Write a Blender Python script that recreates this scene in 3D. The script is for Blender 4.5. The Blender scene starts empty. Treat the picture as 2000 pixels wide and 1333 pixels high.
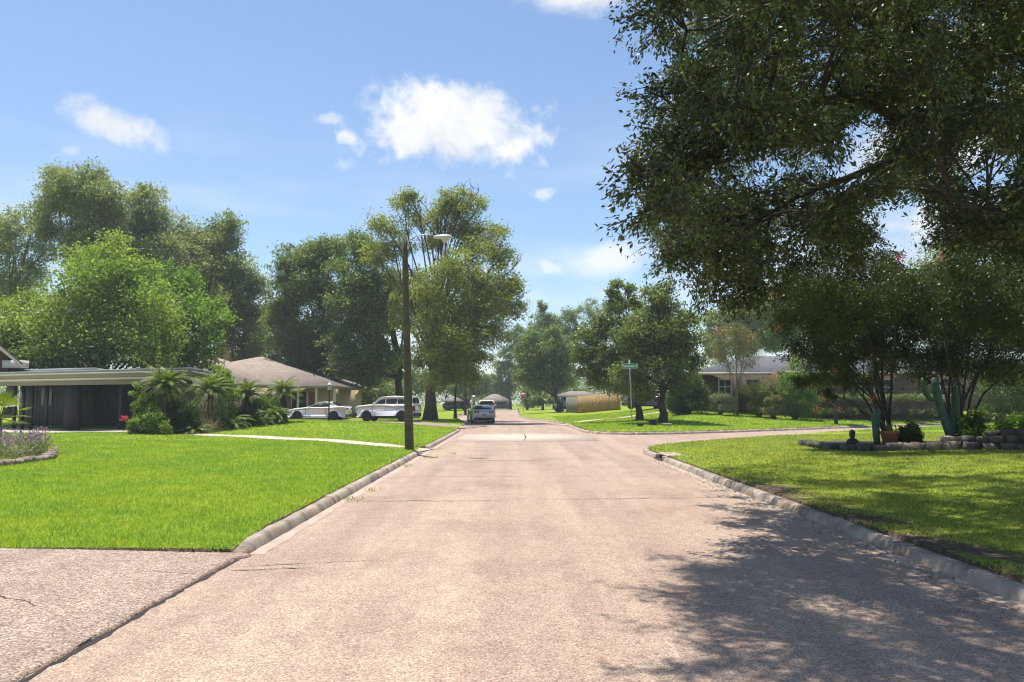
import bpy, bmesh, math, random
import numpy as np
from mathutils import Vector, Matrix

R = math.radians
rng = np.random.default_rng(7)
random.seed(7)
sc = bpy.context.scene
COL = sc.collection

# ------------------------------------------------------------------ camera
CAM_H, FPX, PITCH = 1.70, 1444.0, math.atan((785 - 666.5) / 1444.0)
cam = bpy.data.cameras.new('camera')
cam.sensor_width = 36.0
cam.lens = 36.0 * FPX / 2000.0
cam.clip_start, cam.clip_end = 0.1, 4000
cam_o = bpy.data.objects.new('camera', cam)
cam_o.location = (0, 0, CAM_H)
cam_o.rotation_euler = (math.pi / 2 + PITCH, 0, 0)
COL.objects.link(cam_o)
sc.camera = cam_o


def ray(px, py):
    a, b = (px - 1000) / FPX, (666.5 - py) / FPX
    return np.array([a, math.cos(PITCH) - b * math.sin(PITCH), math.sin(PITCH) + b * math.cos(PITCH)])


def at(px, py, Y):
    d = ray(px, py)
    t = Y / d[1]
    return np.array([d[0] * t, Y, CAM_H + d[2] * t])


# ------------------------------------------------------------------ light, sky, exposure
SUN_EL, SUN_AZ = R(75), R(-40)          # azimuth measured from +Y towards +X
sun = bpy.data.lights.new('sun', 'SUN')
sun.energy = 4.5
sun.angle = R(0.55)
sun.color = (1.0, 0.955, 0.87)
sun_o = bpy.data.objects.new('sun', sun)
S = Vector((math.sin(SUN_AZ) * math.cos(SUN_EL), math.cos(SUN_AZ) * math.cos(SUN_EL), math.sin(SUN_EL)))
sun_o.rotation_euler = (-S).to_track_quat('-Z', 'Y').to_euler()
COL.objects.link(sun_o)
sc.view_settings.view_transform = 'Standard'
sc.view_settings.look = 'None'
sc.view_settings.exposure = 0.86
sc.view_settings.gamma = 1.0
sc.view_settings.use_curve_mapping = False

world = bpy.data.worlds.new('World')
sc.world = world
world.use_nodes = True
WT = world.node_tree
WT.nodes.clear()


def wn(t, **k):
    n = WT.nodes.new(t)
    for a, v in k.items():
        setattr(n, a, v)
    return n


def wmath(op, a, b=None, clamp=False):
    n = wn('ShaderNodeMath', operation=op, use_clamp=clamp)
    for i, v in enumerate((a, b)):
        if v is None:
            continue
        if isinstance(v, (int, float)):
            n.inputs[i].default_value = v
        else:
            WT.links.new(v, n.inputs[i])
    return n.outputs[0]


def wdot(vec, c):
    n = wn('ShaderNodeVectorMath', operation='DOT_PRODUCT')
    WT.links.new(vec, n.inputs[0])
    n.inputs[1].default_value = c
    return n.outputs['Value']


sky = wn('ShaderNodeTexSky', sky_type='NISHITA')
sky.sun_disc = False
sky.sun_elevation = SUN_EL
sky.sun_rotation = SUN_AZ
sky.altitude = 20
sky.air_density = 1.0
sky.dust_density = 0.6
sky.ozone_density = 1.0
SKY_STR = 0.092
tc = wn('ShaderNodeTexCoord')
N_ = tc.outputs['Generated']
nz1 = wn('ShaderNodeTexNoise')
nz1.inputs['Scale'].default_value = 9.0
nz1.inputs['Detail'].default_value = 9.0
nz1.inputs['Roughness'].default_value = 0.62
nz1.inputs['Distortion'].default_value = 0.35
WT.links.new(N_, nz1.inputs['Vector'])
nz2 = wn('ShaderNodeTexNoise')
nz2.inputs['Scale'].default_value = 30.0
nz2.inputs['Detail'].default_value = 7.0
nz2.inputs['Roughness'].default_value = 0.6
WT.links.new(N_, nz2.inputs['Vector'])
nsum = wmath('ADD', wmath('MULTIPLY', wmath('SUBTRACT', nz1.outputs['Fac'], 0.5), 1.9),
             wmath('MULTIPLY', wmath('SUBTRACT', nz2.outputs['Fac'], 0.5), 1.1))


def dirvec(az, el):
    return np.array([math.sin(az) * math.cos(el), math.cos(az) * math.cos(el), math.sin(el)])


nfine = wmath('MULTIPLY', wmath('SUBTRACT', nz2.outputs['Fac'], 0.5), 4.2)


def cloud(c, a, b, tilt=0.0, soft=0.55, dens=1.0, k=0.75):
    c = c / np.linalg.norm(c)
    r = np.cross(c, (0, 0, 1)); r /= np.linalg.norm(r)
    u = np.cross(r, c)
    ct, st = math.cos(tilt), math.sin(tilt)
    r, u = r * ct + u * st, u * ct - r * st
    p = wmath('DIVIDE', wdot(N_, tuple(r)), a)
    q = wmath('DIVIDE', wdot(N_, tuple(u)), b)
    e = wmath('SQRT', wmath('ADD', wmath('MULTIPLY', p, p), wmath('MULTIPLY', q, q)))
    front = wmath('GREATER_THAN', wdot(N_, tuple(c)), 0.2)
    v = wmath('ADD', wmath('SUBTRACT', 1.0, e), wmath('MULTIPLY', nfine if a < .03 else nsum, k))
    m = wn('ShaderNodeMapRange', interpolation_type='SMOOTHSTEP')
    WT.links.new(v, m.inputs[0])
    m.inputs[1].default_value = 0.0
    m.inputs[2].default_value = soft
    m.inputs[3].default_value = 0.0
    m.inputs[4].default_value = dens
    return wmath('MULTIPLY', m.outputs[0], front)


clouds = [
    cloud(ray(893, 248), 0.136, 0.072, R(-3), 0.6, 1.0, 0.9),
    cloud(ray(815, 265), 0.062, 0.050, R(20), 0.5, 1.0, 0.9),
    cloud(ray(222, 243), 0.078, 0.032, R(-13), 0.75, 0.97, 0.95),
    cloud(ray(678, 268), 0.026, 0.018, R(-30), 0.8, 0.75, 0.7),
    cloud(ray(640, 236), 0.026, 0.010, R(0), 0.9, 0.55, 0.7),
    cloud(ray(1135, -18), 0.080, 0.036, R(0), 0.6, 1.0, 0.6),
    cloud(ray(1195, 502), 0.070, 0.028, R(8), 0.9, 0.75, 0.7),
    cloud(ray(1078, 522), 0.022, 0.014, 0, 0.9, 0.6, 0.7),
    cloud(ray(1060, 378), 0.018, 0.012, 0, 0.9, 0.6, 0.7),
    cloud(ray(135, 297), 0.014, 0.010, 0, 1.0, 0.4, 0.7),
    cloud(ray(672, 325), 0.016, 0.012, 0, 1.0, 0.4, 0.7),
    cloud(ray(1800, 300), 0.13, 0.05, R(5), 0.7, 0.9, 0.7),
    cloud(ray(1900, 420), 0.12, 0.04, R(5), 0.7, 0.9, 0.7),
]
for i in range(7):     # the same fair-weather cumulus goes on round the rest of the sky
    az = R(50 + 260 * (i + random.uniform(.1, .9)) / 7)
    clouds.append(cloud(dirvec(az, R(random.uniform(9, 42))), random.uniform(.05, .14), random.uniform(.03, .06), 0, .5, 1.0, .62))
cm = clouds[0]
for c in clouds[1:]:
    cm = wmath('MAXIMUM', cm, c)
# thin high veil
nz3 = wn('ShaderNodeTexNoise')
mp = wn('ShaderNodeMapping')
mp.inputs['Scale'].default_value = (1.5, 1.5, 7.0)
mp.inputs['Rotation'].default_value = (0.25, 0.12, 0)
WT.links.new(N_, mp.inputs['Vector'])
WT.links.new(mp.outputs[0], nz3.inputs['Vector'])
nz3.inputs['Scale'].default_value = 2.6
nz3.inputs['Detail'].default_value = 7.0
veil = wn('ShaderNodeMapRange', interpolation_type='SMOOTHSTEP')
WT.links.new(nz3.outputs['Fac'], veil.inputs[0])
veil.inputs[1].default_value = 0.40
veil.inputs[2].default_value = 0.74
veil.inputs[4].default_value = 0.75
sepz = wn('ShaderNodeSeparateXYZ')
WT.links.new(N_, sepz.inputs[0])
lowm = wn('ShaderNodeMapRange', interpolation_type='SMOOTHSTEP')
WT.links.new(sepz.outputs['Z'], lowm.inputs[0])
lowm.inputs[1].default_value = 0.44
lowm.inputs[2].default_value = 0.02
lowm.inputs[3].default_value = 0.0
lowm.inputs[4].default_value = 1.0
cm = wmath('MAXIMUM', cm, wmath('MULTIPLY', veil.outputs[0], lowm.outputs[0]))
# cloud colour: white with soft grey folds
cr = wn('ShaderNodeMixRGB')
fold = wn('ShaderNodeMapRange')
WT.links.new(nz1.outputs['Fac'], fold.inputs[0])
fold.inputs[1].default_value = 0.36
fold.inputs[2].default_value = 0.56
WT.links.new(fold.outputs[0], cr.inputs[0])
CB = 0.575 / SKY_STR
cr.inputs[1].default_value = (CB * .82, CB * .85, CB * .90, 1)
cr.inputs[2].default_value = (CB * 1.05, CB * 1.05, CB * 1.06, 1)
SKY_TINT = wn('ShaderNodeMixRGB', blend_type='MULTIPLY')
SKY_TINT.inputs[0].default_value = 1.0
WT.links.new(sky.outputs[0], SKY_TINT.inputs[1])
SKY_TINT.inputs[2].default_value = (.93, 1.0, 1.05, 1)
mixc = wn('ShaderNodeMixRGB')
WT.links.new(cm, mixc.inputs[0])
WT.links.new(SKY_TINT.outputs[0], mixc.inputs[1])
WT.links.new(cr.outputs[0], mixc.inputs[2])
bg = wn('ShaderNodeBackground')
bg.inputs['Strength'].default_value = SKY_STR
WT.links.new(mixc.outputs[0], bg.inputs['Color'])
wo = wn('ShaderNodeOutputWorld')
WT.links.new(bg.outputs[0], wo.inputs['Surface'])
sc.cycles.max_bounces = 5
sc.cycles.diffuse_bounces = 3
sc.cycles.glossy_bounces = 2
sc.cycles.transmission_bounces = 3
sc.cycles.caustics_reflective = False
sc.cycles.use_denoising = True
sc.cycles.denoiser = 'OPENIMAGEDENOISE'
sc.cycles.denoising_input_passes = 'RGB_ALBEDO_NORMAL'
sc.cycles.denoising_prefilter = 'ACCURATE'
sc.cycles.adaptive_threshold = 0.02
sc.cycles.filter_width = 1.15

# ------------------------------------------------------------------ materials


def new_mat(name):
    m = bpy.data.materials.new(name)
    m.use_nodes = True
    t = m.node_tree
    return m, t, t.nodes['Principled BSDF']


def nd(t, ty, **k):
    n = t.nodes.new(ty)
    for a, v in k.items():
        setattr(n, a, v)
    return n


def ramp(t, fac, stops, interp='LINEAR'):
    n = nd(t, 'ShaderNodeValToRGB')
    n.color_ramp.interpolation = interp
    e = n.color_ramp.elements
    while len(e) > 1:
        e.remove(e[-1])
    e[0].position, e[0].color = stops[0][0], (*stops[0][1], 1)
    for p, c in stops[1:]:
        q = e.new(p)
        q.color = (*c, 1)
    t.links.new(fac, n.inputs[0])
    return n.outputs[0]


def noise(t, vec, scale, detail=4, rough=.55):
    n = nd(t, 'ShaderNodeTexNoise')
    n.inputs['Scale'].default_value = scale
    n.inputs['Detail'].default_value = detail
    n.inputs['Roughness'].default_value = rough
    t.links.new(vec, n.inputs['Vector'])
    return n.outputs['Fac']


def mixrgb(t, fac, a, b, mode='MIX'):
    n = nd(t, 'ShaderNodeMixRGB', blend_type=mode)
    for i, v in enumerate((fac, a, b)):
        if isinstance(v, (int, float)):
            n.inputs[i].default_value = v
        elif isinstance(v, (tuple, list)):
            n.inputs[i].default_value = (*v, 1)
        else:
            t.links.new(v, n.inputs[i])
    return n.outputs[0]


def bump(t, bsdf, h, strength, dist):
    b = nd(t, 'ShaderNodeBump')
    b.inputs['Strength'].default_value = strength
    b.inputs['Distance'].default_value = dist
    t.links.new(h, b.inputs['Height'])
    t.links.new(b.outputs[0], bsdf.inputs['Normal'])


def surf(name, c1, c2=None, scale=3.0, rough=.8, bs=0.0, bscale=30, metal=0.0, spec=.5, coat=0.0):
    m, t, b = new_mat(name)
    c2 = c2 or tuple(x * .82 for x in c1)
    g = nd(t, 'ShaderNodeTexCoord').outputs['Object']
    col = ramp(t, noise(t, g, scale, 6, .6), [(.32, c2), (.68, c1)])
    t.links.new(col, b.inputs['Base Color'])
    b.inputs['Roughness'].default_value = rough
    b.inputs['Metallic'].default_value = metal
    b.inputs['Specular IOR Level'].default_value = spec
    b.inputs['Coat Weight'].default_value = coat
    if bs:
        bump(t, b, noise(t, g, bscale, 5, .6), bs, .02)
    return m


def aggregate(name, pal, scale, patch, rough=.85, stain=None):
    m, t, b = new_mat(name)
    g = nd(t, 'ShaderNodeTexCoord').outputs['Object']
    v = nd(t, 'ShaderNodeTexVoronoi')
    v.inputs['Scale'].default_value = scale
    t.links.new(g, v.inputs['Vector'])
    sx = nd(t, 'ShaderNodeSeparateColor')
    t.links.new(v.outputs['Color'], sx.inputs[0])
    col = ramp(t, sx.outputs[0], pal)
    edge = ramp(t, v.outputs['Distance'], [(.25, (1, 1, 1)), (.75, (.74, .72, .71))])
    col = mixrgb(t, 1.0, col, edge, 'MULTIPLY')
    big = ramp(t, noise(t, g, .55, 6, .62), [(.3, patch[0]), (.5, (1, 1, 1)), (.72, patch[1])])
    col = mixrgb(t, 1.0, col, big, 'MULTIPLY')
    mid = ramp(t, noise(t, g, 4.5, 5, .65), [(.3, (.86, .84, .84)), (.7, (1.1, 1.09, 1.06))])
    col = mixrgb(t, 1.0, col, mid, 'MULTIPLY')
    mpn = nd(t, 'ShaderNodeMapping')
    mpn.inputs['Scale'].default_value = (1.3, .06, 1)
    t.links.new(g, mpn.inputs['Vector'])
    streak = ramp(t, noise(t, mpn.outputs[0], 1.0, 4, .6), [(.35, (.84, .81, .81)), (.62, (1.06, 1.06, 1.04))])
    col = mixrgb(t, 1.0, col, streak, 'MULTIPLY')
    t.links.new(col, b.inputs['Base Color'])
    b.inputs['Roughness'].default_value = rough
    b.inputs['Specular IOR Level'].default_value = .3
    bump(t, b, v.outputs['Distance'], .3, -.005)
    return m


def leafmat(name, c1, c2, c3=None, trans=.3, rough=.5, spec=.45, bscale=.35):
    m, t, b = new_mat(name)
    geo = nd(t, 'ShaderNodeNewGeometry')
    stops = [(0.0, c1), (.75, c2)]
    if c3:
        stops.append((.93, c2)); stops.append((1.0, c3))
    col = ramp(t, geo.outputs['Random Per Island'], stops)
    var = ramp(t, noise(t, geo.outputs['Position'], bscale, 3), [(.35, (.8, .86, .85)), (.65, (1.18, 1.12, 1.0))])
    col = mixrgb(t, 1.0, col, var, 'MULTIPLY')
    t.links.new(col, b.inputs['Base Color'])
    b.inputs['Roughness'].default_value = rough
    b.inputs['Specular IOR Level'].default_value = spec
    tr = nd(t, 'ShaderNodeBsdfTranslucent')
    tcol = mixrgb(t, 1.0, col, (1.25, 1.35, .6), 'MULTIPLY')
    t.links.new(tcol, tr.inputs['Color'])
    mx = nd(t, 'ShaderNodeMixShader')
    mx.inputs[0].default_value = trans
    t.links.new(b.outputs[0], mx.inputs[1])
    t.links.new(tr.outputs[0], mx.inputs[2])
    t.links.new(mx.outputs[0], t.nodes['Material Output'].inputs['Surface'])
    return m


def glassmat(name, col=(.02, .025, .03), rough=.06):
    m, t, b = new_mat(name)
    b.inputs['Base Color'].default_value = (*col, 1)
    b.inputs['Roughness'].default_value = rough
    b.inputs['Specular IOR Level'].default_value = .6
    return m


def brickmat(name, c1, c2, mortar, scale=1.0):
    m, t, b = new_mat(name)
    g = nd(t, 'ShaderNodeTexCoord').outputs['Object']
    sep = nd(t, 'ShaderNodeSeparateXYZ')
    t.links.new(g, sep.inputs[0])
    add = nd(t, 'ShaderNodeMath', operation='ADD')
    t.links.new(sep.outputs[0], add.inputs[0]); t.links.new(sep.outputs[1], add.inputs[1])
    cmb = nd(t, 'ShaderNodeCombineXYZ')
    t.links.new(add.outputs[0], cmb.inputs[0]); t.links.new(sep.outputs[2], cmb.inputs[1])
    br = nd(t, 'ShaderNodeTexBrick')
    br.inputs['Scale'].default_value = scale
    br.inputs['Brick Width'].default_value = .21
    br.inputs['Row Height'].default_value = .075
    br.inputs['Mortar Size'].default_value = .008
    br.inputs['Color1'].default_value = (*c1, 1)
    br.inputs['Color2'].default_value = (*c2, 1)
    br.inputs['Mortar'].default_value = (*mortar, 1)
    t.links.new(cmb.outputs[0], br.inputs['Vector'])
    t.links.new(br.outputs['Color'], b.inputs['Base Color'])
    b.inputs['Roughness'].default_value = .9
    return m


M = {}
M['road'] = aggregate('road_aggregate', [(0, (.22, .145, .115)), (.18, (.315, .22, .176)), (.45, (.37, .275, .22)), (.72, (.405, .32, .248)), (.92, (.465, .39, .308)), (1, (.525, .46, .38))], 84,
                      ((.82, .75, .74), (1.08, 1.06, 1.0)))
M['drive'] = aggregate('drive_aggregate', [(0, (.13, .095, .08)), (.25, (.25, .18, .15)), (.5, (.325, .245, .20)), (.75, (.385, .30, .24)), (1, (.52, .45, .37))], 66,
                       ((.9, .86, .84), (1.08, 1.06, 1.04)))
M['concrete'] = surf('pale_concrete', (.47, .385, .31), (.38, .30, .24), 2.5, .9, .2, 60)
M['walk'] = surf('walk_concrete', (.48, .40, .31), (.38, .31, .24), 1.5, .9, .2, 60)
M['gutter'] = surf('gutter_concrete', (.41, .32, .26), (.30, .23, .185), 3, .9, .3, 70)
M['dirt'] = surf('dark_soil', (.085, .062, .045), (.035, .026, .02), 9, .95, .5, 50)
M['crack'] = surf('crack_soil', (.035, .028, .024), (.012, .010, .010), 20, .95)


def curb_mat():
    m, t, b = new_mat('weathered_curb')
    g = nd(t, 'ShaderNodeNewGeometry').outputs['Position']
    a = ramp(t, noise(t, g, 2.2, 7, .65), [(.30, (.10, .082, .065)), (.44, (.24, .20, .16)), (.62, (.40, .335, .265))])
    red = ramp(t, noise(t, g, .9, 5, .7), [(.52, (1, 1, 1)), (.70, (1.2, .86, .62))])
    col = mixrgb(t, 1, a, red, 'MULTIPLY')
    t.links.new(col, b.inputs['Base Color'])
    b.inputs['Roughness'].default_value = .92
    bump(t, b, noise(t, g, 22, 7, .7), .5, .03)
    return m


M['curb'] = curb_mat()


def ground_mat():
    m, t, b = new_mat('lawn_ground')
    g = nd(t, 'ShaderNodeNewGeometry').outputs['Position']
    col = ramp(t, noise(t, g, .5, 6, .6), [(.3, (.16, .235, .018)), (.7, (.25, .31, .03))])
    fine = ramp(t, noise(t, g, 14, 4, .7), [(.3, (.62, .62, .6)), (.7, (1.2, 1.2, 1.1))])
    col = mixrgb(t, 1, col, fine, 'MULTIPLY')
    # worn verge behind the right curb: bare dark soil in patches
    sp = nd(t, 'ShaderNodeSeparateXYZ')
    t.links.new(g, sp.inputs[0])
    def mr(sock, a, b):
        n = nd(t, 'ShaderNodeMapRange')
        t.links.new(sock, n.inputs[0])
        n.inputs[1].default_value, n.inputs[2].default_value = a, b
        return n.outputs[0]
    def mul(a, b):
        n = nd(t, 'ShaderNodeMath', operation='MULTIPLY')
        t.links.new(a, n.inputs[0]); t.links.new(b, n.inputs[1])
        return n.outputs[0]
    vm = mul(mul(mr(sp.outputs[0], 4.35, 4.5), mr(sp.outputs[0], 5.35, 4.9)), mul(mr(sp.outputs[1], 16.5, 14.0), mr(noise(t, g, 1.6, 5, .65), .40, .52)))
    soilc = ramp(t, noise(t, g, 18, 5, .7), [(.3, (.035, .026, .02)), (.7, (.16, .12, .085))])
    col = mixrgb(t, vm, col, soilc)
    nz = nd(t, 'ShaderNodeSeparateXYZ')
    t.links.new(nd(t, 'ShaderNodeNewGeometry').outputs['True Normal'], nz.inputs[0])
    col = mixrgb(t, mr(nz.outputs[2], .93, .75), col, soilc)
    t.links.new(col, b.inputs['Base Color'])
    b.inputs['Roughness'].default_value = .95
    b.inputs['Specular IOR Level'].default_value = .1
    bump(t, b, noise(t, g, 25, 4, .7), .6, .05)
    return m


M['ground'] = ground_mat()


def grass_mat(name, c1, c2, c3, trans=.42):
    m, t, b = new_mat(name)
    geo = nd(t, 'ShaderNodeNewGeometry')
    col = ramp(t, geo.outputs['Random Per Island'], [(0, c1), (.7, c2), (.88, c2), (1, c3)])
    var = ramp(t, noise(t, geo.outputs['Position'], .55, 4, .6), [(.3, (.70, .84, .98)), (.7, (1.22, 1.07, .95))])
    col = mixrgb(t, 1, col, var, 'MULTIPLY')
    v2 = ramp(t, noise(t, geo.outputs['Position'], 2.8, 5, .65), [(.32, (.78, .82, .9)), (.55, (1, 1, 1)), (.74, (1.25, 1.08, 1.15))])
    col = mixrgb(t, 1, col, v2, 'MULTIPLY')
    t.links.new(col, b.inputs['Base Color'])
    b.inputs['Roughness'].default_value = .6
    b.inputs['Specular IOR Level'].default_value = .25
    tr = nd(t, 'ShaderNodeBsdfTranslucent')
    t.links.new(mixrgb(t, 1, col, (1.2, 1.2, .7), 'MULTIPLY'), tr.inputs['Color'])
    mx = nd(t, 'ShaderNodeMixShader')
    mx.inputs[0].default_value = trans
    t.links.new(b.outputs[0], mx.inputs[1]); t.links.new(tr.outputs[0], mx.inputs[2])
    t.links.new(mx.outputs[0], t.nodes['Material Output'].inputs['Surface'])
    return m


M['grass'] = grass_mat('grass_blades_fresh', (.20, .33, .022), (.37, .51, .055), (.60, .58, .2))
M['grass_dull'] = grass_mat('grass_blades_dull', (.235, .285, .042), (.42, .455, .10), (.62, .56, .27))
M['bark'] = surf('grey_brown_bark', (.14, .11, .085), (.06, .048, .038), 5, .95, .8, 14)
M['bark_dark'] = surf('dark_bark', (.075, .06, .05), (.03, .025, .02), 6, .95, .8, 16)
M['bark_pale'] = surf('pale_smooth_bark', (.33, .26, .2), (.2, .16, .12), 4, .85, .3, 12)
M['leaf_oak'] = leafmat('leaf_oak', (0.036, 0.054, 0.02), (0.082, 0.108, 0.038), (0.26, 0.27, 0.11), 0.34, 0.42, 0.45, 0.8)
M['leaf_lime'] = leafmat('leaf_lime', (0.14, 0.2, 0.04), (0.28, 0.355, 0.075), (0.38, 0.44, 0.13), 0.5, 0.55, 0.3, 0.35)
M['leaf_green'] = leafmat('leaf_green', (0.1, 0.18, 0.03), (0.2, 0.3, 0.055), None, 0.5, 0.5, 0.35, 0.35)
M['leaf_back'] = leafmat('leaf_back', (0.15, 0.18, 0.085), (0.28, 0.315, 0.15), (0.4, 0.41, 0.24), 0.5, 0.5, 0.4, 0.35)
M['leaf_dark'] = leafmat('leaf_dark', (0.112, 0.155, 0.06), (0.225, 0.275, 0.105), (0.36, 0.38, 0.18), 0.5, 0.42, 0.5, 0.35)
M['leaf_pecan'] = leafmat('leaf_pecan', (0.16, 0.19, 0.055), (0.31, 0.335, 0.1), (0.46, 0.44, 0.18), 0.5, 0.5, 0.4, 0.35)
M['leaf_pear'] = leafmat('leaf_pear', (0.095, 0.13, 0.045), (0.19, 0.23, 0.08), (0.45, 0.45, 0.3), 0.5, 0.38, 0.55, 0.35)
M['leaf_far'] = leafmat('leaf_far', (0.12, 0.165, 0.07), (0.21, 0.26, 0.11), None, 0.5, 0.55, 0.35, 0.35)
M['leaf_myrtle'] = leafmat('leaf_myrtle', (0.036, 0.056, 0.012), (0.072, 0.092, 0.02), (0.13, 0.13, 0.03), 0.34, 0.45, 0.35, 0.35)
M['leaf_rust'] = leafmat('leaf_rust', (0.13, 0.14, 0.05), (0.22, 0.205, 0.085), (0.34, 0.2, 0.13), 0.4, 0.6, 0.3, 0.35)
M['leaf_shrub'] = leafmat('leaf_shrub', (.045, .085, .02), (.11, .165, .035), None, 0.5, .45, .45)
M['leaf_yellow'] = leafmat('leaf_yellow', (.14, .17, .04), (.28, .29, .09), None, 0.5, .5, .4)
M['leaf_fern'] = leafmat('leaf_fern', (.12, .19, .035), (.24, .33, .07), None, 0.5, .5, .35)
M['frond'] = leafmat('frond_green', (0.075, 0.12, 0.018), (0.17, 0.22, 0.035), None, 0.32, 0.5, 0.3, 0.35)
M['frond_dry'] = leafmat('frond_dry', (.22, .16, .10), (.36, .28, .19), None, .2, .7, .2)
M['pink'] = leafmat('petal_pink', (.62, .20, .22), (.75, .33, .33), None, .35, .6, .2)
M['magenta'] = leafmat('petal_magenta', (.65, .05, .16), (.75, .10, .22), None, .3, .6, .2)
M['purple'] = leafmat('petal_purple', (.16, .09, .24), (.34, .22, .42), None, .25, .6, .2)
M['silverleaf'] = leafmat('leaf_silver', (.16, .19, .11), (.29, .31, .20), None, .25, .6, .2)

# ------------------------------------------------------------------ mesh helpers


def np_mesh(name, V, F):
    me = bpy.data.meshes.new(name)
    V = np.asarray(V, dtype=np.float32)
    if isinstance(F, np.ndarray):
        k = F.shape[1]
        loops = F.reshape(-1).astype(np.int32)
        starts = np.arange(0, len(F) * k, k, dtype=np.int32)
    else:
        loops = np.fromiter((i for f in F for i in f), dtype=np.int32)
        ls = np.array([len(f) for f in F], dtype=np.int32)
        starts = np.concatenate([[0], np.cumsum(ls)[:-1]]).astype(np.int32)
    me.vertices.add(len(V))
    me.vertices.foreach_set('co', V.reshape(-1))
    me.loops.add(len(loops))
    me.loops.foreach_set('vertex_index', loops)
    me.polygons.add(len(starts))
    me.polygons.foreach_set('loop_start', starts)
    me.update(calc_edges=True)
    me.validate()
    return me


def link(name, me, mat=None, parent=None, smooth=False):
    if mat is not None and not me.materials:
        me.materials.append(M[mat] if isinstance(mat, str) else mat)
    if smooth:
        me.polygons.foreach_set('use_smooth', np.ones(len(me.polygons), dtype=bool))
    o = bpy.data.objects.new(name, me)
    COL.objects.link(o)
    if parent is not None:
        o.parent = parent
    return o


def mesh_obj(name, VF, mat, parent=None, smooth=False, world=False):
    V, F = VF
    V = np.asarray(V, dtype=float)
    if world and parent is not None:
        V = V - np.array(parent.location)
    return link(name, np_mesh(name, V, F), mat, parent, smooth)


def thing(name, label, cat, loc=(0, 0, 0), rotz=0.0, group=None):
    o = bpy.data.objects.new(name, None)
    o.empty_display_size = .2
    COL.objects.link(o)
    o.location = [float(v) for v in loc]
    o.rotation_euler = (0, 0, rotz)
    o['label'] = label
    o['category'] = cat
    if group:
        o['group'] = group
    return o


def tag(o, label, cat, group=None):
    o['label'] = label
    o['category'] = cat
    if group:
        o['group'] = group
    return o


def kind(o, k, label=None):
    o['kind'] = k
    if label:
        o['label'] = label
    return o


def merge(parts):
    V, F, n = [], [], 0
    for v, f in parts:
        v = np.asarray(v, dtype=float)
        V.append(v)
        F += [[i + n for i in q] for q in f]
        n += len(v)
    return np.concatenate(V), F


def box(cx, cy, cz, sx, sy, sz):
    V = [(cx + sx / 2 * a, cy + sy / 2 * b, cz + sz / 2 * c) for a in (-1, 1) for b in (-1, 1) for c in (-1, 1)]
    F = [[0, 1, 3, 2], [4, 6, 7, 5], [0, 4, 5, 1], [2, 3, 7, 6], [0, 2, 6, 4], [1, 5, 7, 3]]
    return V, F


def bevel_box(cx, cy, cz, sx, sy, sz, b=.02):
    bm = bmesh.new()
    bmesh.ops.create_cube(bm, size=1)
    bmesh.ops.scale(bm, vec=(sx, sy, sz), verts=bm.verts)
    bmesh.ops.bevel(bm, geom=bm.edges[:], offset=b, segments=2, affect='EDGES', profile=.6)
    bmesh.ops.translate(bm, vec=(cx, cy, cz), verts=bm.verts)
    bm.verts.ensure_lookup_table()
    V = [tuple(v.co) for v in bm.verts]
    F = [[v.index for v in f.verts] for f in bm.faces]
    bm.free()
    return V, F


def tube(path, radii, sides=7, cap=True):
    P = np.asarray(path, dtype=float)
    n = len(P)
    radii = np.broadcast_to(np.asarray(radii, dtype=float), (n,))
    T = np.gradient(P, axis=0)
    T /= np.linalg.norm(T, axis=1)[:, None] + 1e-9
    up = np.array([0, 0, 1.]) if abs(T[0][2]) < .9 else np.array([1., 0, 0])
    V, F = [], []
    a = np.cross(T[0], up); a /= np.linalg.norm(a)
    for i in range(n):
        a = a - T[i] * np.dot(a, T[i]); a /= np.linalg.norm(a) + 1e-9
        b = np.cross(T[i], a)
        for s in range(sides):
            th = 2 * math.pi * s / sides
            V.append(P[i] + radii[i] * (math.cos(th) * a + math.sin(th) * b))
    for i in range(n - 1):
        for s in range(sides):
            s2 = (s + 1) % sides
            F.append([i * sides + s, i * sides + s2, (i + 1) * sides + s2, (i + 1) * sides + s])
    if cap:
        F.append(list(range(sides))[::-1])
        F.append([(n - 1) * sides + s for s in range(sides)])
    return np.array(V), F


def lathe(prof, sides=20, c=(0, 0, 0)):
    V, F = [], []
    for r, z in prof:
        for s in range(sides):
            th = 2 * math.pi * s / sides
            V.append((c[0] + r * math.cos(th), c[1] + r * math.sin(th), c[2] + z))
    n = len(prof)
    for i in range(n - 1):
        for s in range(sides):
            s2 = (s + 1) % sides
            F.append([i * sides + s, i * sides + s2, (i + 1) * sides + s2, (i + 1) * sides + s])
    F.append(list(range(sides))[::-1])
    F.append([(n - 1) * sides + s for s in range(sides)])
    return V, F


def prism(poly, z0, z1):
    """vertical prism over a ccw xy polygon"""
    n = len(poly)
    V = [(x, y, z0) for x, y in poly] + [(x, y, z1) for x, y in poly]
    F = [list(range(n))[::-1], list(range(n, 2 * n))]
    F += [[i, (i + 1) % n, n + (i + 1) % n, n + i] for i in range(n)]
    return V, F


def quad_prism(a, b, c, d, th):
    """a plate with corners a b c d and thickness th along its normal (outwards negative)"""
    P = [np.array(p, dtype=float) for p in (a, b, c, d)]
    nrm = np.cross(P[1] - P[0], P[3] - P[0]); nrm /= np.linalg.norm(nrm)
    V = P + [p - nrm * th for p in P]
    return V, [[0, 1, 2, 3], [7, 6, 5, 4], [0, 4, 5, 1], [1, 5, 6, 2], [2, 6, 7, 3], [3, 7, 4, 0]]


def bez(a, b, c, n=7):
    a, b, c = map(np.asarray, (a, b, c))
    t = np.linspace(0, 1, n)[:, None]
    return (1 - t) ** 2 * a + 2 * t * (1 - t) * b + t ** 2 * c


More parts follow.
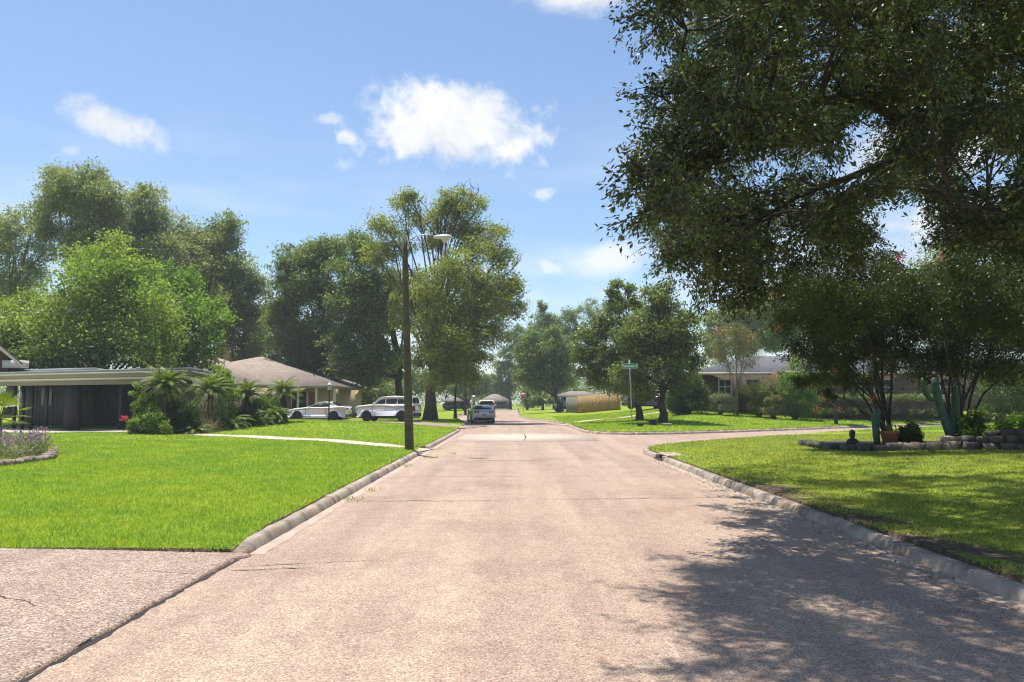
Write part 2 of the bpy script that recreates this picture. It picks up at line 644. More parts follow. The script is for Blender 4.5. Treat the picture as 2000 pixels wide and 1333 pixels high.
def unit(n):
    v = rng.normal(size=(n, 3))
    return v / np.linalg.norm(v, axis=1)[:, None]


def leaves(P, L, W, up=.35, droop=0.0, quad=True, D=None):
    """leaf blades of length L and width W at points P, as a numpy mesh"""
    n = len(P)
    N = unit(n) + np.array([0, 0, up])
    N /= np.linalg.norm(N, axis=1)[:, None]
    d = unit(n) if D is None else D + unit(n) * .55
    d[:, 2] -= droop
    d -= N * np.sum(d * N, axis=1)[:, None]
    d /= np.linalg.norm(d, axis=1)[:, None] + 1e-9
    s = np.cross(N, d)
    k = rng.uniform(.7, 1.3, (n, 1))
    l, w = L * k, W * k * rng.uniform(.8, 1.2, (n, 1))
    if quad:
        V = np.stack([P, P + d * l * .5 + s * w * .5 - N * l * .04, P + d * l, P + d * l * .5 - s * w * .5 - N * l * .04], 1).reshape(-1, 3)
        F = np.arange(n * 4).reshape(-1, 4)
    else:
        V = np.stack([P - s * w * .5, P + s * w * .5, P + d * l], 1).reshape(-1, 3)
        F = np.arange(n * 3).reshape(-1, 3)
    return V, F


# ------------------------------------------------------------------ plan of the place
XL = [(-40, -2.95), (43, -2.95), (52, -3.25), (58, -3.6), (70, -4.9), (82, -6.2), (100, -6.0), (165, -4.2)]
XR = [(-40, 4.3), (24, 4.3), (41, 3.9), (52, 3.85), (60, 3.5), (67, 2.7), (74, 1.3), (80, .8), (92, .75), (165, 1.2)]
NEAR = [(4.3, 21.0), (4.3, 24.3), (4.5, 25.7), (5.1, 27.0), (6.2, 28.5), (8.7, 31.2), (13.7, 36.0), (20, 41.6), (42, 58.5)]
FARE = [(3.9, 43.2), (3.93, 41.6), (4.08, 40.5), (4.38, 39.6), (4.9, 38.85), (5.6, 38.4), (6.5, 38.3), (8.2, 38.8), (11.3, 40.5), (24.3, 49.8), (31.3, 54.4), (52, 68.5)]


def interp(tab, y):
    a = np.array(tab)
    return np.interp(y, a[:, 0], a[:, 1])


def inpoly(x, y, poly):
    x, y = np.asarray(x, float), np.asarray(y, float)
    ins = np.zeros(x.shape, bool)
    n = len(poly)
    for i in range(n):
        x1, y1 = poly[i]; x2, y2 = poly[(i + 1) % n]
        c = (y1 > y) != (y2 > y)
        ins ^= c & (x < (x2 - x1) * (y - y1) / ((y2 - y1) or 1e-9) + x1)
    return ins


def segdist(x, y, pts):
    x, y = np.asarray(x, float), np.asarray(y, float)
    d = np.full(x.shape, 1e9)
    for (x1, y1), (x2, y2) in zip(pts[:-1], pts[1:]):
        dx, dy = x2 - x1, y2 - y1
        t = np.clip(((x - x1) * dx + (y - y1) * dy) / (dx * dx + dy * dy), 0, 1)
        d = np.minimum(d, np.hypot(x - x1 - t * dx, y - y1 - t * dy))
    return d


XLp = [(x, y) for y, x in XL]
XRp = [(x, y) for y, x in XR]
SIDE = NEAR + FARE[::-1] + [(3.0, 43.2), (3.0, 21.0)]
DRIVE_Y = 8.35
LEFT_EDGE = [(-2.95, DRIVE_Y)] + [p for p in XLp if p[1] > DRIVE_Y]
RIGHT_NEAR = [(4.3, -40)] + NEAR
RIGHT_FAR = FARE[::-1] + [p for p in XRp if p[1] > 44]


def inside_road(x, y):
    m = (x > interp(XL, y)) & (x < interp(XR, y)) & (y < 165)
    m |= inpoly(x, y, SIDE)
    m |= (x < -2.9) & (y < DRIVE_Y)
    return m


def smooth(a, b, v):
    t = np.clip((v - a) / (b - a), 0, 1)
    return t * t * (3 - 2 * t)


def Hlawn(x, y):
    x, y = np.asarray(x, float), np.asarray(y, float)
    dl = segdist(x, y, LEFT_EDGE)
    left = .135 + .05 * smooth(0, 6, dl) + .38 * np.exp(-(((x + 13.5) / 6) ** 2 + ((y - 45) / 6.5) ** 2)) + .06 * smooth(50, 60, y)
    padm = np.exp(-(((x + 25) / 7) ** 2 + ((y - 41) / 4.5) ** 4))
    left = left * (1 - .6 * padm)
    left = np.where(x < -2.9, left * (.55 + .45 * smooth(DRIVE_Y, DRIVE_Y + 1.6, y)), left)
    left += .45 * smooth(60, 80, y) * smooth(3, 14, dl)
    dn = segdist(x, y, RIGHT_NEAR)
    rn = .145 + .028 * np.clip(dn, 0, 9)
    df = segdist(x, y, RIGHT_FAR)
    rf = .15 + .05 * np.minimum(df, 6) + .095 * np.clip(df - 6, 0, 10.5)
    right = np.where(df < dn, rf, rn)
    # blend far region between the two right lots is the side street itself
    far = smooth(120, 170, y)
    h = np.where(x < interp(XL, y) + 1.5, left, right)
    h = h * (1 - far) + far * .35
    h += .03 * np.sin(x * .9 + 1.3) * np.sin(y * .7) * smooth(.5, 3, np.minimum(dl, np.minimum(dn, df)))
    return h


def pave_dist(x, y):
    d = np.minimum(segdist(x, y, LEFT_EDGE), np.minimum(segdist(x, y, RIGHT_NEAR), segdist(x, y, RIGHT_FAR)))
    d = np.minimum(d, segdist(x, y, [(-80, DRIVE_Y), (-2.95, DRIVE_Y)]))
    return np.where(inside_road(x, y), -d, d)


def G(x, y):
    return float(Hlawn(np.array([x]), np.array([y]))[0])


def axis(segs):
    a = [segs[0][0]]
    for x0, x1, st in segs:
        a += list(np.arange(x0 + st, x1 + 1e-6, st))
    return np.unique(np.round(a, 4))


xs = axis([(-400, -60, 17), (-60, -20, 1.0), (-20, 16, .2), (16, 60, .5), (60, 400, 17)])
ys = axis([(-40, 0, 4), (0, 48, .2), (48, 110, .5), (110, 170, 1.5), (170, 500, 15)])
xs = np.unique(np.concatenate([xs, [-2.97, -3.07, -3.16, 4.32, 4.42, 4.51]]))
ys = np.unique(np.concatenate([ys, [DRIVE_Y + .02, DRIVE_Y + .10]]))
gx, gy = np.meshgrid(xs, ys)
pd = pave_dist(gx, gy)
hz = Hlawn(gx, gy)
gz = np.where(pd < .115, -.06, np.where(pd < .2, -.06 + (hz + .06) * (pd - .115) / .085, hz))
nearw = (gy < DRIVE_Y + .5) & (gx < -3.2)
gz = np.where(nearw, np.where(gy < DRIVE_Y + .03, -.06, np.maximum(gz, hz)), gz)
for path_, hw_ in [([(-2.93, 25.75), (-3.7, 25.9), (-4.6, 26.6), (-7.7, 29.4), (-17.8, 36.8), (-20, 38.4)], .78), ([(-2.7, 48), (-4.6, 48.6), (-9.0, 53.5), (-18, 57.5)], 2.4), ([(3.6, 53.8), (5.2, 55.5), (9.0, 60), (15, 66)], .75)]:
    sd_ = segdist(gx, gy, path_)
    low = .012 + (hz - .012) * np.clip(pd / 1.4, 0, 1) - .06
    gz = np.where((sd_ < hw_) & (pd < 1.5), np.minimum(gz, low), gz)
ny, nx = gx.shape
idx = np.arange(nx * ny).reshape(ny, nx)
Fg = np.stack([idx[:-1, :-1], idx[:-1, 1:], idx[1:, 1:], idx[1:, :-1]], -1).reshape(-1, 4)
ground = link('ground', np_mesh('ground', np.stack([gx, gy, gz], -1).reshape(-1, 3), Fg), 'ground', None, True)
kind(ground, 'structure')

# road: one sheet under the lawns' level
rx = np.linspace(-14, 66, 41); ry = np.linspace(-40, 168, 105)
a_, b_ = np.meshgrid(rx, ry)
ii = np.arange(a_.size).reshape(a_.shape)
road = link('road', np_mesh('road', np.stack([a_, b_, 0 * a_], -1).reshape(-1, 3),
            np.stack([ii[:-1, :-1], ii[:-1, 1:], ii[1:, 1:], ii[1:, :-1]], -1).reshape(-1, 4)), 'road')
kind(road, 'structure')

# near driveway at the left: a slab standing a little proud of the street, with a rounded lip at its corner
dys = np.concatenate([np.linspace(-6, DRIVE_Y - .24, 60), [DRIVE_Y - .17, DRIVE_Y - .1, DRIVE_Y - .03, DRIVE_Y + .03]])
dxe = np.where(dys < DRIVE_Y - .23, -3.0, -2.88) + rng.normal(size=len(dys)) * .012
dxe[-1] = -2.98; dxe[-4] = -2.93
dV = []
for yy, xe in zip(dys, dxe):
    for u in [0, 0.0001, .04, .6, 1.6, 3.2, 8, 20, 37]:
        x_ = xe - u
        z_ = -.05 if u == 0 else .022 if u == .0001 else .03 + .055 * float(smooth(-3.0, -6.0, x_))
        dV.append((x_, yy, z_))
k9 = 9
dF = [[r * k9 + c, (r + 1) * k9 + c, (r + 1) * k9 + c + 1, r * k9 + c + 1] for r in range(len(dys) - 1) for c in range(k9 - 1)]
drv = link('driveway', np_mesh('driveway', dV, dF), 'drive')
kind(drv, 'structure')


def ribbon(path, width, z=.004, jit=.0, taper=False):
    P = np.array(path, float)
    T = np.gradient(P, axis=0); T /= np.linalg.norm(T, axis=1)[:, None]
    Nn = np.stack([-T[:, 1], T[:, 0]], 1)
    n = len(P)
    w = np.full(n, width / 2) * (1 + jit * rng.normal(size=n)).clip(.25, 2.2)
    if taper:
        w *= np.sin(np.linspace(.08, math.pi - .08, n))
    a = P + Nn * w[:, None] * rng.uniform(.7, 1.3, (n, 1) if jit else 1); b = P - Nn * w[:, None]
    V = np.concatenate([np.c_[a, np.full(n, z)], np.c_[b, np.full(n, z)]])
    F = [[i, n + i, n + i + 1, i + 1] for i in range(n - 1)]
    return V, F


def wig(a, b, n, amp):
    t = np.linspace(0, 1, n)[:, None]
    P = np.array(a) * (1 - t) + np.array(b) * t
    off = np.cumsum(rng.normal(size=(n, 2)), axis=0) * amp
    off -= off[0] * (1 - t) + off[-1] * t
    return P + off


jt = mesh_obj('pavement_joint', ribbon(wig((-2.965, -5), (-2.955, DRIVE_Y - .22), 150, .006), .055, .004, .35), 'crack')
kind(jt, 'structure')
cracks = [
    [(-2.95, 12.75), (.2, 13.0), .03, .012, 60], [(.2, 13.0), (4.3, 13.4), .022, .01, 60],
    [(-2.95, 7.55), (-2.0, 7.75), .02, .012, 25], [(-2.95, 7.75), (-1.4, 8.15), .012, .01, 20],
    [(-2.5, 21.5), (3.9, 21.9), .03, .012, 60], [(-2.6, 23.5), (.4, 23.6), .02, .01, 30],
    [(-2.9, 31.6), (3.9, 31.9), .05, .014, 40], [(.55, 32), (.65, 40), .05, .02, 30],
    [(-2.9, 17.1), (1.5, 17.0), .02, .012, 40],
]
for a, b, w, amp, n in cracks:
    kind(mesh_obj('pavement_crack', ribbon(wig(a, b, n, amp), w, .005, .5, True), 'crack'), 'structure')
for a, b, w in [((-4.6, 6.55), (-5.5, 6.72), .03), ((-5.5, 6.72), (-6.9, 6.95), .02), ((-5.3, 6.7), (-5.0, 7.0), .018), ((-3.7, 6.1), (-4.6, 6.55), .014), ((-3.05, 7.35), (-3.6, 7.5), .016)]:
    P = wig(a, b, 26, .008)
    V, F = ribbon(P, w, 0, .5, True)
    V[:, 2] = .028 + .055 * smooth(-3.0, -6.0, V[:, 0]) + .004
    kind(mesh_obj('driveway_crack', (V, F), 'crack'), 'structure')
# pale repair slab across the street
V, F = prism([(-2.6, 32.0), (3.85, 32.4), (3.9, 39.4), (1.2, 39.8), (-2.4, 38.9)], -.01, .004)
kind(mesh_obj('repair_slab', (V, F), 'concrete'), 'structure')


def ground_strip(path, width, mat, name, lift=.02, seg=.5, n_across=4):
    P = np.array(path, float)
    d = np.concatenate([[0], np.cumsum(np.linalg.norm(np.diff(P, axis=0), axis=1))])
    s = np.linspace(0, d[-1], max(2, int(d[-1] / seg)))
    Q = np.stack([np.interp(s, d, P[:, 0]), np.interp(s, d, P[:, 1])], 1)
    T = np.gradient(Q, axis=0); T /= np.linalg.norm(T, axis=1)[:, None]
    Nn = np.stack([-T[:, 1], T[:, 0]], 1)
    wv = np.interp(s, d, np.broadcast_to(np.asarray(width, float), (len(P),)))
    rows = []
    for k in np.linspace(-.5, .5, n_across):
        q = Q + Nn * (wv * k)[:, None]
        z = Hlawn(q[:, 0], q[:, 1])
        pdv = pave_dist(q[:, 0], q[:, 1])
        z = np.where(pdv < 1.4, .012 + (z - .012) * np.clip(pdv / 1.4, 0, 1), z) + lift
        rows.append(np.c_[q, z])
    n = len(Q)
    V = np.concatenate(rows)
    F = [[r * n + i, r * n + i + 1, (r + 1) * n + i + 1, (r + 1) * n + i] for r in range(n_across - 1) for i in range(n - 1)]
    F = [f[::-1] for f in F]
    V2 = V.copy(); V2[:, 2] -= .12
    m = len(V)
    o = link(name, np_mesh(name, np.concatenate([V, V2]), F + [[i + m for i in f[::-1]] for f in F] +
             [[i, i + m, i + 1 + m, i + 1] for i in range(n - 1)] +
             [[(n_across - 1) * n + i + 1, (n_across - 1) * n + i + 1 + m, (n_across - 1) * n + i + m, (n_across - 1) * n + i] for i in range(n - 1)]), mat)
    return kind(o, 'structure')


WALK = [(-2.93, 25.75), (-3.7, 25.9), (-4.6, 26.6), (-7.7, 29.4), (-17.8, 36.8), (-20, 38.4)]
ground_strip(WALK, [1.5, 1.3, 1.15, 1.1, 1.1, 1.1], 'walk', 'front_walk')
PAD = [(-17.5, 37.2), (-21.5, 39.6), (-32, 42.5)]
ground_strip(PAD, [2.5, 4.6, 4.6], 'walk', 'carport_slab', .035)
CARDRIVE = [(-2.7, 48), (-4.6, 48.6), (-9.0, 53.5), (-18, 57.5)]
ground_strip(CARDRIVE, [6.5, 5.0, 4.6, 4.6], 'drive', 'neighbour_driveway')
WALK2 = [(3.6, 53.8), (5.2, 55.5), (9.0, 60), (15, 66)]
ground_strip(WALK2, [2.4, 1.4, 1.1, 1.1], 'walk', 'corner_walk')
ground_strip([(2.2, 108), (14, 110)], 4, 'walk', 'far_driveway')
STRIPS = [(WALK, .56), (CARDRIVE, 2.6), (WALK2, .7), (PAD, 2.2)]

# ------------------------------------------------------------------ curbs


def curb_run(path, seglen=4.5, taper=0.0):
    """swept rolled curb, one child per cast length; path runs with the lawn on its left"""
    P = np.array(path, float)
    d = np.concatenate([[0], np.cumsum(np.linalg.norm(np.diff(P, axis=0), axis=1))])
    root = bpy.data.objects.new('curb', None)
    COL.objects.link(root)
    root['kind'] = 'structure'
    nseg = max(1, int(round(d[-1] / seglen)))
    cuts = np.linspace(0, d[-1], nseg + 1)
    prof = [(-.0, -.05), (.0, .008), (.04, .080), (.055, .102), (.08, .115), (.15, .119), (.178, .114), (.185, -.05)]
    for k in range(nseg):
        s = np.linspace(cuts[k] + .003, cuts[k + 1] - .003, max(4, int((cuts[k + 1] - cuts[k]) / .22)))
        Q = np.stack([np.interp(s, d, P[:, 0]), np.interp(s, d, P[:, 1])], 1)
        Qa = np.stack([np.interp(s - .15, d, P[:, 0]), np.interp(s - .15, d, P[:, 1])], 1)
        Qb = np.stack([np.interp(s + .15, d, P[:, 0]), np.interp(s + .15, d, P[:, 1])], 1)
        T = Qb - Qa; T /= np.linalg.norm(T, axis=1)[:, None] + 1e-9
        Nn = np.stack([-T[:, 1], T[:, 0]], 1)
        dz = rng.normal() * .003; dn = rng.normal() * .004
        V = []
        for i in range(len(s)):
            wob = rng.normal(size=len(prof)) * .003
            for (u, z), w in zip(prof, wob):
                q = Q[i] + Nn[i] * (u + dn + w)
                zz_ = z + (dz + w if z > 0 else 0)
                if taper and z > 0:
                    zz_ *= .3 + .7 * float(smooth(0, taper, s[i]))
                V.append((q[0], q[1], zz_))
        m = len(prof)
        F = [[i * m + j, i * m + j + 1, (i + 1) * m + j + 1, (i + 1) * m + j] for i in range(len(s) - 1) for j in range(m - 1)]
        F += [list(range(m))[::-1], [(len(s) - 1) * m + j for j in range(m)]]
        mesh_obj('curb_section', (V, F), 'curb', root, False)
    return root


def resample(tab, y0, y1, st=1.0):
    y = np.arange(y0, y1 + 1e-6, st)
    return [(float(interp(tab, v)), float(v)) for v in y]


curb_run([(-2.95, DRIVE_Y + .02), (-2.95, 24.7)], 4.5, .55)
curb_run([(-2.95, 26.7), (-2.95, 41.5), (-2.98, 42.8), (-3.2, 44.0), (-3.8, 44.9)])
curb_run([(-4.3, 51.2), (-3.6, 52.0), (-3.35, 53.4)] + resample(XL, 55, 104, 2), 4)
right_near = [(4.3, -2.0), (4.3, 21.3)]
curb_run(right_near[::-1], 3.6)
curb_run(([(4.3, 22.5), (4.3, 24.3)] + NEAR[2:])[::-1], 3)
curb_run(resample(XR, 56.2, 104, 2)[::-1], 4)
curb_run([(3.86, 52.3), (3.86, 48), (3.88, 44.5)] + FARE, 3)
# gutter pans
kind(mesh_obj('gutter', ribbon(wig((-2.86, DRIVE_Y + .05), (-2.86, 42), 160, .003), .17, .0035, .2), 'gutter'), 'structure')
kind(mesh_obj('gutter', ribbon(wig((4.2, 0), (4.2, 21.2), 140, .004), .20, .0035, .3), 'gutter'), 'structure')
# storm inlet in the right curb
inl = thing('storm_inlet', 'dark storm drain opening cut into the right curb near the corner', 'drain', (4.3, 21.9, 0))
mesh_obj('back_wall', box(4.47, 21.9, .04, .05, 1.16, .16), 'crack', inl, world=True)
mesh_obj('throat', box(4.36, 21.9, .006, .2, 1.16, .02), 'crack', inl, world=True)
mesh_obj('lid', bevel_box(4.70, 21.9, .15, .55, 1.3, .05, .012), 'gutter', inl, world=True)
mesh_obj('side_block', bevel_box(4.42, 21.36, .068, .22, .1, .14, .015), 'concrete', inl, world=True)
mesh_obj('side_block', bevel_box(4.42, 22.44, .068, .22, .1, .14, .015), 'concrete', inl, world=True)

# ------------------------------------------------------------------ grass


def strip_clear(x, y, pad=0.0):
    ok = np.ones(len(x), bool)
    for path, hw in STRIPS:
        ok &= segdist(x, y, path) > hw + pad
    return ok


def grass(name, label, region, dens0, yref, power, mat, h=(.05, .10), w0=.010, edge=.2, cap=400000, keep=None):
    """blades over region = (x0, x1, y0, y1); density thins with distance while blades widen"""
    x0, x1, y0, y1 = region
    out = []
    step = 1.0
    for yy in np.arange(y0, y1, step):
        ym = max(yy + step / 2, 4)
        n = int(dens0 * (yref / ym) ** power * step * (x1 - x0))
        out.append(np.c_[rng.uniform(x0, x1, n), rng.uniform(yy, yy + step, n)])
    P = np.concatenate(out)
    vis = np.abs(P[:, 0]) < P[:, 1] * .80 + 1.5
    P = P[vis]
    d = pave_dist(P[:, 0], P[:, 1])
    m = (d > edge) & strip_clear(P[:, 0], P[:, 1], .03)
    if keep is not None:
        m &= keep(P[:, 0], P[:, 1], d)
    m |= (P[:, 0] < -3.12) & (P[:, 1] > DRIVE_Y + .035) & (P[:, 1] < DRIVE_Y + .6)
    P = P[m]
    if len(P) > cap:
        P = P[rng.permutation(len(P))[:cap]]
    n = len(P)
    z = Hlawn(P[:, 0], P[:, 1]) - .012
    B = np.c_[P, z]
    sc_ = np.clip(P[:, 1] / yref, 1, 5)[:, None]
    th = rng.uniform(0, 2 * math.pi, n)
    side = np.c_[np.cos(th), np.sin(th), np.zeros(n)]
    lean = rng.normal(size=(n, 3)) * .85
    lean[:, 2] = 1
    hh = rng.uniform(h[0], h[1], (n, 1)) * (1 + .12 * (sc_ - 1))
    w = w0 * sc_ ** .9 * rng.uniform(.7, 1.3, (n, 1))
    tip = B + lean / np.linalg.norm(lean, axis=1)[:, None] * hh
    V = np.stack([B - side * w, B + side * w, tip], 1).reshape(-1, 3)
    o = link(name, np_mesh(name, V, np.arange(n * 3).reshape(-1, 3)), mat)
    o['kind'] = 'stuff'
    o['label'] = label
    return o


def clumpnoise(x, y, s):
    return (np.sin(x * s * 1.7 + 1.1) * np.sin(y * s * 1.3 + .3) + np.sin(x * s * .63 - y * s * .9 + 2) + np.sin(x * s * 2.9 + y * s * 2.1)) / 3


grass('lawn_grass', 'bright green mown lawn on the left beside the street', (-22, -3.1, 8.3, 27.5), 2300, 10, 1.7, 'grass', (.045, .085), .0085, .19, 260000,
      lambda x, y, d: y < 37)
grass('lawn_grass', 'green lawn rising towards the parked white cars', (-34, -3.1, 26, 60), 420, 30, 1.3, 'grass', (.05, .10), .02, .2, 110000)
grass('lawn_grass', 'shady lawn on the right around the stone-edged bed', (4.45, 26, 2.5, 34), 1500, 10, 1.5, 'grass_dull', (.03, .07), .009, .19, 240000,
      lambda x, y, d: ~((d < .9) & (y < 15) & (clumpnoise(x, y, 1.5) - (d - .15) * .9 > -.18)))
grass('lawn_grass', 'sunlit green lawn across the side street', (3.8, 48, 37, 72), 260, 40, 1.2, 'grass', (.06, .12), .03, .22, 110000,
      lambda x, y, d: True)
# dry leaf litter in the right gutter
Pl = np.c_[4.28 - np.abs(rng.normal(size=700)) * .22, rng.uniform(4, 22, 700), np.full(700, .006)]
Vl, Fl = leaves(Pl, .05, .025, up=2.0)
M['litter'] = leafmat('leaf_litter', (.12, .08, .045), (.30, .21, .12), None, .1, .8, .2)
kind(link('leaf_litter', np_mesh('leaf_litter', Vl, Fl), 'litter'), 'stuff', 'dry brown leaves along the right gutter')
for k, (wx, wy) in enumerate([(-2.72, 19.5), (-2.4, 22.3), (-1.9, 24.0), (-2.66, 14.2), (-2.72, 12.8), (-2.6, 26.4)]):
    n = 30
    B = np.c_[rng.normal(wx, .10, n), rng.normal(wy, .09, n), np.full(n, .003)]
    D = unit(n); D[:, 2] = np.abs(D[:, 2]) + .5
    Vl, Fl = leaves(B, .10, .014, up=0, D=D)
    w = link('weed_tuft', np_mesh('weed_tuft', Vl, Fl), 'grass_dull')
    w['kind'] = 'stuff'
    w['label'] = 'small weed tuft growing from a crack in the street'

# ------------------------------------------------------------------ houses
M['roof_grey_metal'] = surf('flat_roof_metal', (.33, .335, .34), (.25, .255, .265), 1.2, .5)
M['fascia'] = surf('taupe_fascia', (.30, .265, .22), (.26, .23, .19), 1.0, .7)
M['fascia_light'] = surf('light_fascia', (.33, .30, .26), (.29, .265, .23), 1.0, .6)
M['siding_dark'] = surf('dark_blue_siding', (.11, .112, .135), (.08, .082, .10), 2, .7)
M['post_black'] = surf('black_paint', (.016, .016, .02), (.01, .01, .012), 3, .5)
M['brick_dark'] = brickmat('dark_brick', (.035, .03, .032), (.025, .022, .024), (.055, .05, .05))
M['panel_grey'] = surf('grey_panel', (.42, .43, .44), (.36, .37, .38), 2, .6)
M['stone_wall'] = surf('mottled_stone', (.26, .24, .20), (.10, .095, .08), 3.5, .9, .5, 8)
M['brick_brown'] = brickmat('brown_brick', (.21, .125, .055), (.16, .095, .045), (.22, .17, .12))
M['trim_cream'] = surf('cream_trim', (.62, .56, .47), (.55, .49, .41), 1.5, .6)


def shingle(name, c1, c2):
    m, t, b = new_mat(name)
    g = nd(t, 'ShaderNodeTexCoord').outputs['Object']
    mpn = nd(t, 'ShaderNodeMapping')
    mpn.inputs['Scale'].default_value = (3, 3, 9)
    t.links.new(g, mpn.inputs['Vector'])
    v = nd(t, 'ShaderNodeTexVoronoi')
    v.inputs['Scale'].default_value = 1.3
    t.links.new(mpn.outputs[0], v.inputs['Vector'])
    sx = nd(t, 'ShaderNodeSeparateColor')
    t.links.new(v.outputs['Color'], sx.inputs[0])
    col = ramp(t, sx.outputs[0], [(0, c2), (1, c1)])
    col = mixrgb(t, 1, col, ramp(t, noise(t, g, .4, 5), [(.3, (.9, .9, .9)), (.7, (1.08, 1.07, 1.05))]), 'MULTIPLY')
    t.links.new(col, b.inputs['Base Color'])
    b.inputs['Roughness'].default_value = .9
    return m


M['shingle_brown'] = shingle('shingle_brown', (.30, .24, .205), (.215, .165, .14))
M['shingle_grey'] = shingle('shingle_grey', (.105, .105, .118), (.07, .07, .082))
M['brick_tan'] = brickmat('tan_brick', (.52, .38, .26), (.44, .31, .21), (.5, .44, .36))
M['brick_olive'] = brickmat('yellow_brown_brick', (.115, .08, .04), (.08, .055, .029), (.105, .09, .065))
M['white_paint'] = surf('white_paint', (.78, .77, .74), (.70, .69, .66), 2, .5)
M['window_glass'] = glassmat('window_glass', (.03, .035, .04), .08)
M['wood_door'] = surf('warm_wood', (.30, .14, .06), (.20, .09, .04), 5, .6)
M['chim_brick'] = brickmat('chimney_brick', (.33, .16, .10), (.25, .12, .08), (.3, .25, .2))
M['metal_dark'] = surf('dark_metal', (.03, .03, .032), (.02, .02, .022), 6, .45, metal=.4)

# --- flat-roofed house with carport, left
C0 = np.array([-16.2, 37.2]); CL = np.array([-34.5, 45.2]); CR_ = np.array([-18.6, 49.5])
CB_ = CL + (CR_ - C0)
fl = (CL - C0) / np.linalg.norm(CL - C0)        # along the front, to the left
bk = (CR_ - C0) / np.linalg.norm(CR_ - C0)      # to the back


def cp(a, b):
    return C0 + fl * a + bk * b


zr = 3.34
h1 = thing('carport_house', 'low flat-roofed house with taupe fascia and dark open carport on black posts', 'house', (C0[0], C0[1], .06))
mesh_obj('roof', prism([tuple(cp(-.0, .0)), tuple(cp(-.0, 12.5)), tuple(cp(20, 12.5)), tuple(cp(20, 0))], zr - .36, zr - .06), 'fascia', h1, world=True)
mesh_obj('roof_edge', prism([tuple(cp(-.12, -.12)), tuple(cp(-.12, 12.6)), tuple(cp(20.1, 12.6)), tuple(cp(20.1, -.12))], zr - .06, zr + .07), 'roof_grey_metal', h1, world=True)
mesh_obj('fascia_band', prism([tuple(cp(1.2, .25)), tuple(cp(1.2, .45)), tuple(cp(19.5, .45)), tuple(cp(19.5, .25))], zr - .72, zr - .362), 'fascia', h1, world=True)
mesh_obj('gutter_band', prism([tuple(cp(-.06, -.06)), tuple(cp(-.06, .0)), tuple(cp(20, .0)), tuple(cp(20, -.06))], zr - .32, zr - .062), 'fascia_light', h1, world=True)
mesh_obj('upper_roof', prism([tuple(cp(9.0, 4)), tuple(cp(9.6, 9)), tuple(cp(20, 9)), tuple(cp(20, 4))], zr + .072, zr + .42), 'roof_grey_metal', h1, world=True)
mesh_obj('corner_wall', prism([tuple(cp(.6, .9)), tuple(cp(.6, 11)), tuple(cp(1.0, 11)), tuple(cp(1.0, .9))], .2, zr - .365), 'stone_wall', h1, world=True)
mesh_obj('back_wall', prism([tuple(cp(1.0, 9.5)), tuple(cp(1.0, 9.7)), tuple(cp(19.8, 9.7)), tuple(cp(19.8, 9.5))], 0, zr - .365), 'siding_dark', h1, world=True)
mesh_obj('side_wall', prism([tuple(cp(6.2, 3.0)), tuple(cp(6.2, 9.4)), tuple(cp(6.4, 9.4)), tuple(cp(6.4, 3.0))], 0, zr - .365), 'siding_dark', h1, world=True)
for k in range(14):     # vertical boards of the wing wall
    a = 6.5 + k * .26
    mesh_obj('board', prism([tuple(cp(a, 6.0)), tuple(cp(a, 6.06)), tuple(cp(a + .245, 6.06)), tuple(cp(a + .245, 6.0))], 0, zr - .37), 'siding_dark', h1, world=True)
mesh_obj('brick_pillar', prism([tuple(cp(8.6, .7)), tuple(cp(8.6, 1.3)), tuple(cp(9.7, 1.3)), tuple(cp(9.7, .7))], 0, zr - .725), 'brick_dark', h1, world=True)
for a in (11.05, 12.35, 13.1, 13.85):
    mesh_obj('post', prism([tuple(cp(a, .6)), tuple(cp(a, .8)), tuple(cp(a + .22, .8)), tuple(cp(a + .22, .6))], 0, zr - .725), 'post_black', h1, world=True)
for k in range(16):
    a = 10.0 + k * .32
    mesh_obj('board', prism([tuple(cp(a, 4.0)), tuple(cp(a, 4.07)), tuple(cp(a + .30, 4.07)), tuple(cp(a + .30, 4.0))], 0, zr - .37), 'siding_dark', h1, world=True)
for a in (12.75, 13.45):
    mesh_obj('window', prism([tuple(cp(a, 3.9)), tuple(cp(a, 3.95)), tuple(cp(a + .3, 3.95)), tuple(cp(a + .3, 3.9))], 1.45, 2.55), 'panel_grey', h1, world=True)
tag(mesh_obj('wall_sconce', lathe([(.03, 0), (.06, .05), (.07, .12), (.05, .2), (.02, .24)], 8, (*cp(10.25, 3.85), .55)), 'white_paint'), 'small white garden lamp beside the dark carport pillar', 'lamp')

# --- gable end far left
h0 = thing('gable_house', 'brown brick gable with cream rake boards at the left edge', 'house', (-33, 46, 3.4))
y0 = 46
e = at(46, 712, y0); pk = at(-150, 548, y0)
Vw = [(pk[0] * 2 - e[0] + 1, y0, 3.2), (e[0] - 1.0, y0, 3.2), (e[0] - 1.0, y0, e[2] + .7), (pk[0], y0, pk[2] - .15), (pk[0] * 2 - e[0] + 1, y0, e[2] + .7)]
n = len(Vw)
gd = np.array([-.62, 1.0, 0])
V = Vw + [tuple(np.array(p_) + gd * 7) for p_ in Vw]
mesh_obj('wall', (V, [list(range(n)), list(range(n, 2 * n))[::-1]] + [[i, i + n, (i + 1) % n + n, (i + 1) % n] for i in range(n)]), 'brick_brown', h0, world=True)
ea, pa_ = np.array([e[0], y0, e[2]]) - gd * .8, np.array([pk[0], y0, pk[2]]) - gd * .8
eb_, pb_ = ea + gd * 9, pa_ + gd * 9
ml = np.array([2 * (pk[0] - e[0]), 0, 0])
mesh_obj('roof', quad_prism(ea, eb_, pb_, pa_, .12), 'shingle_brown', h0, world=True)
mesh_obj('roof', quad_prism(pa_, pb_, eb_ + ml, ea + ml, .12), 'shingle_brown', h0, world=True)
dz = .42
ex_, px_ = ea[0], pa_[0]
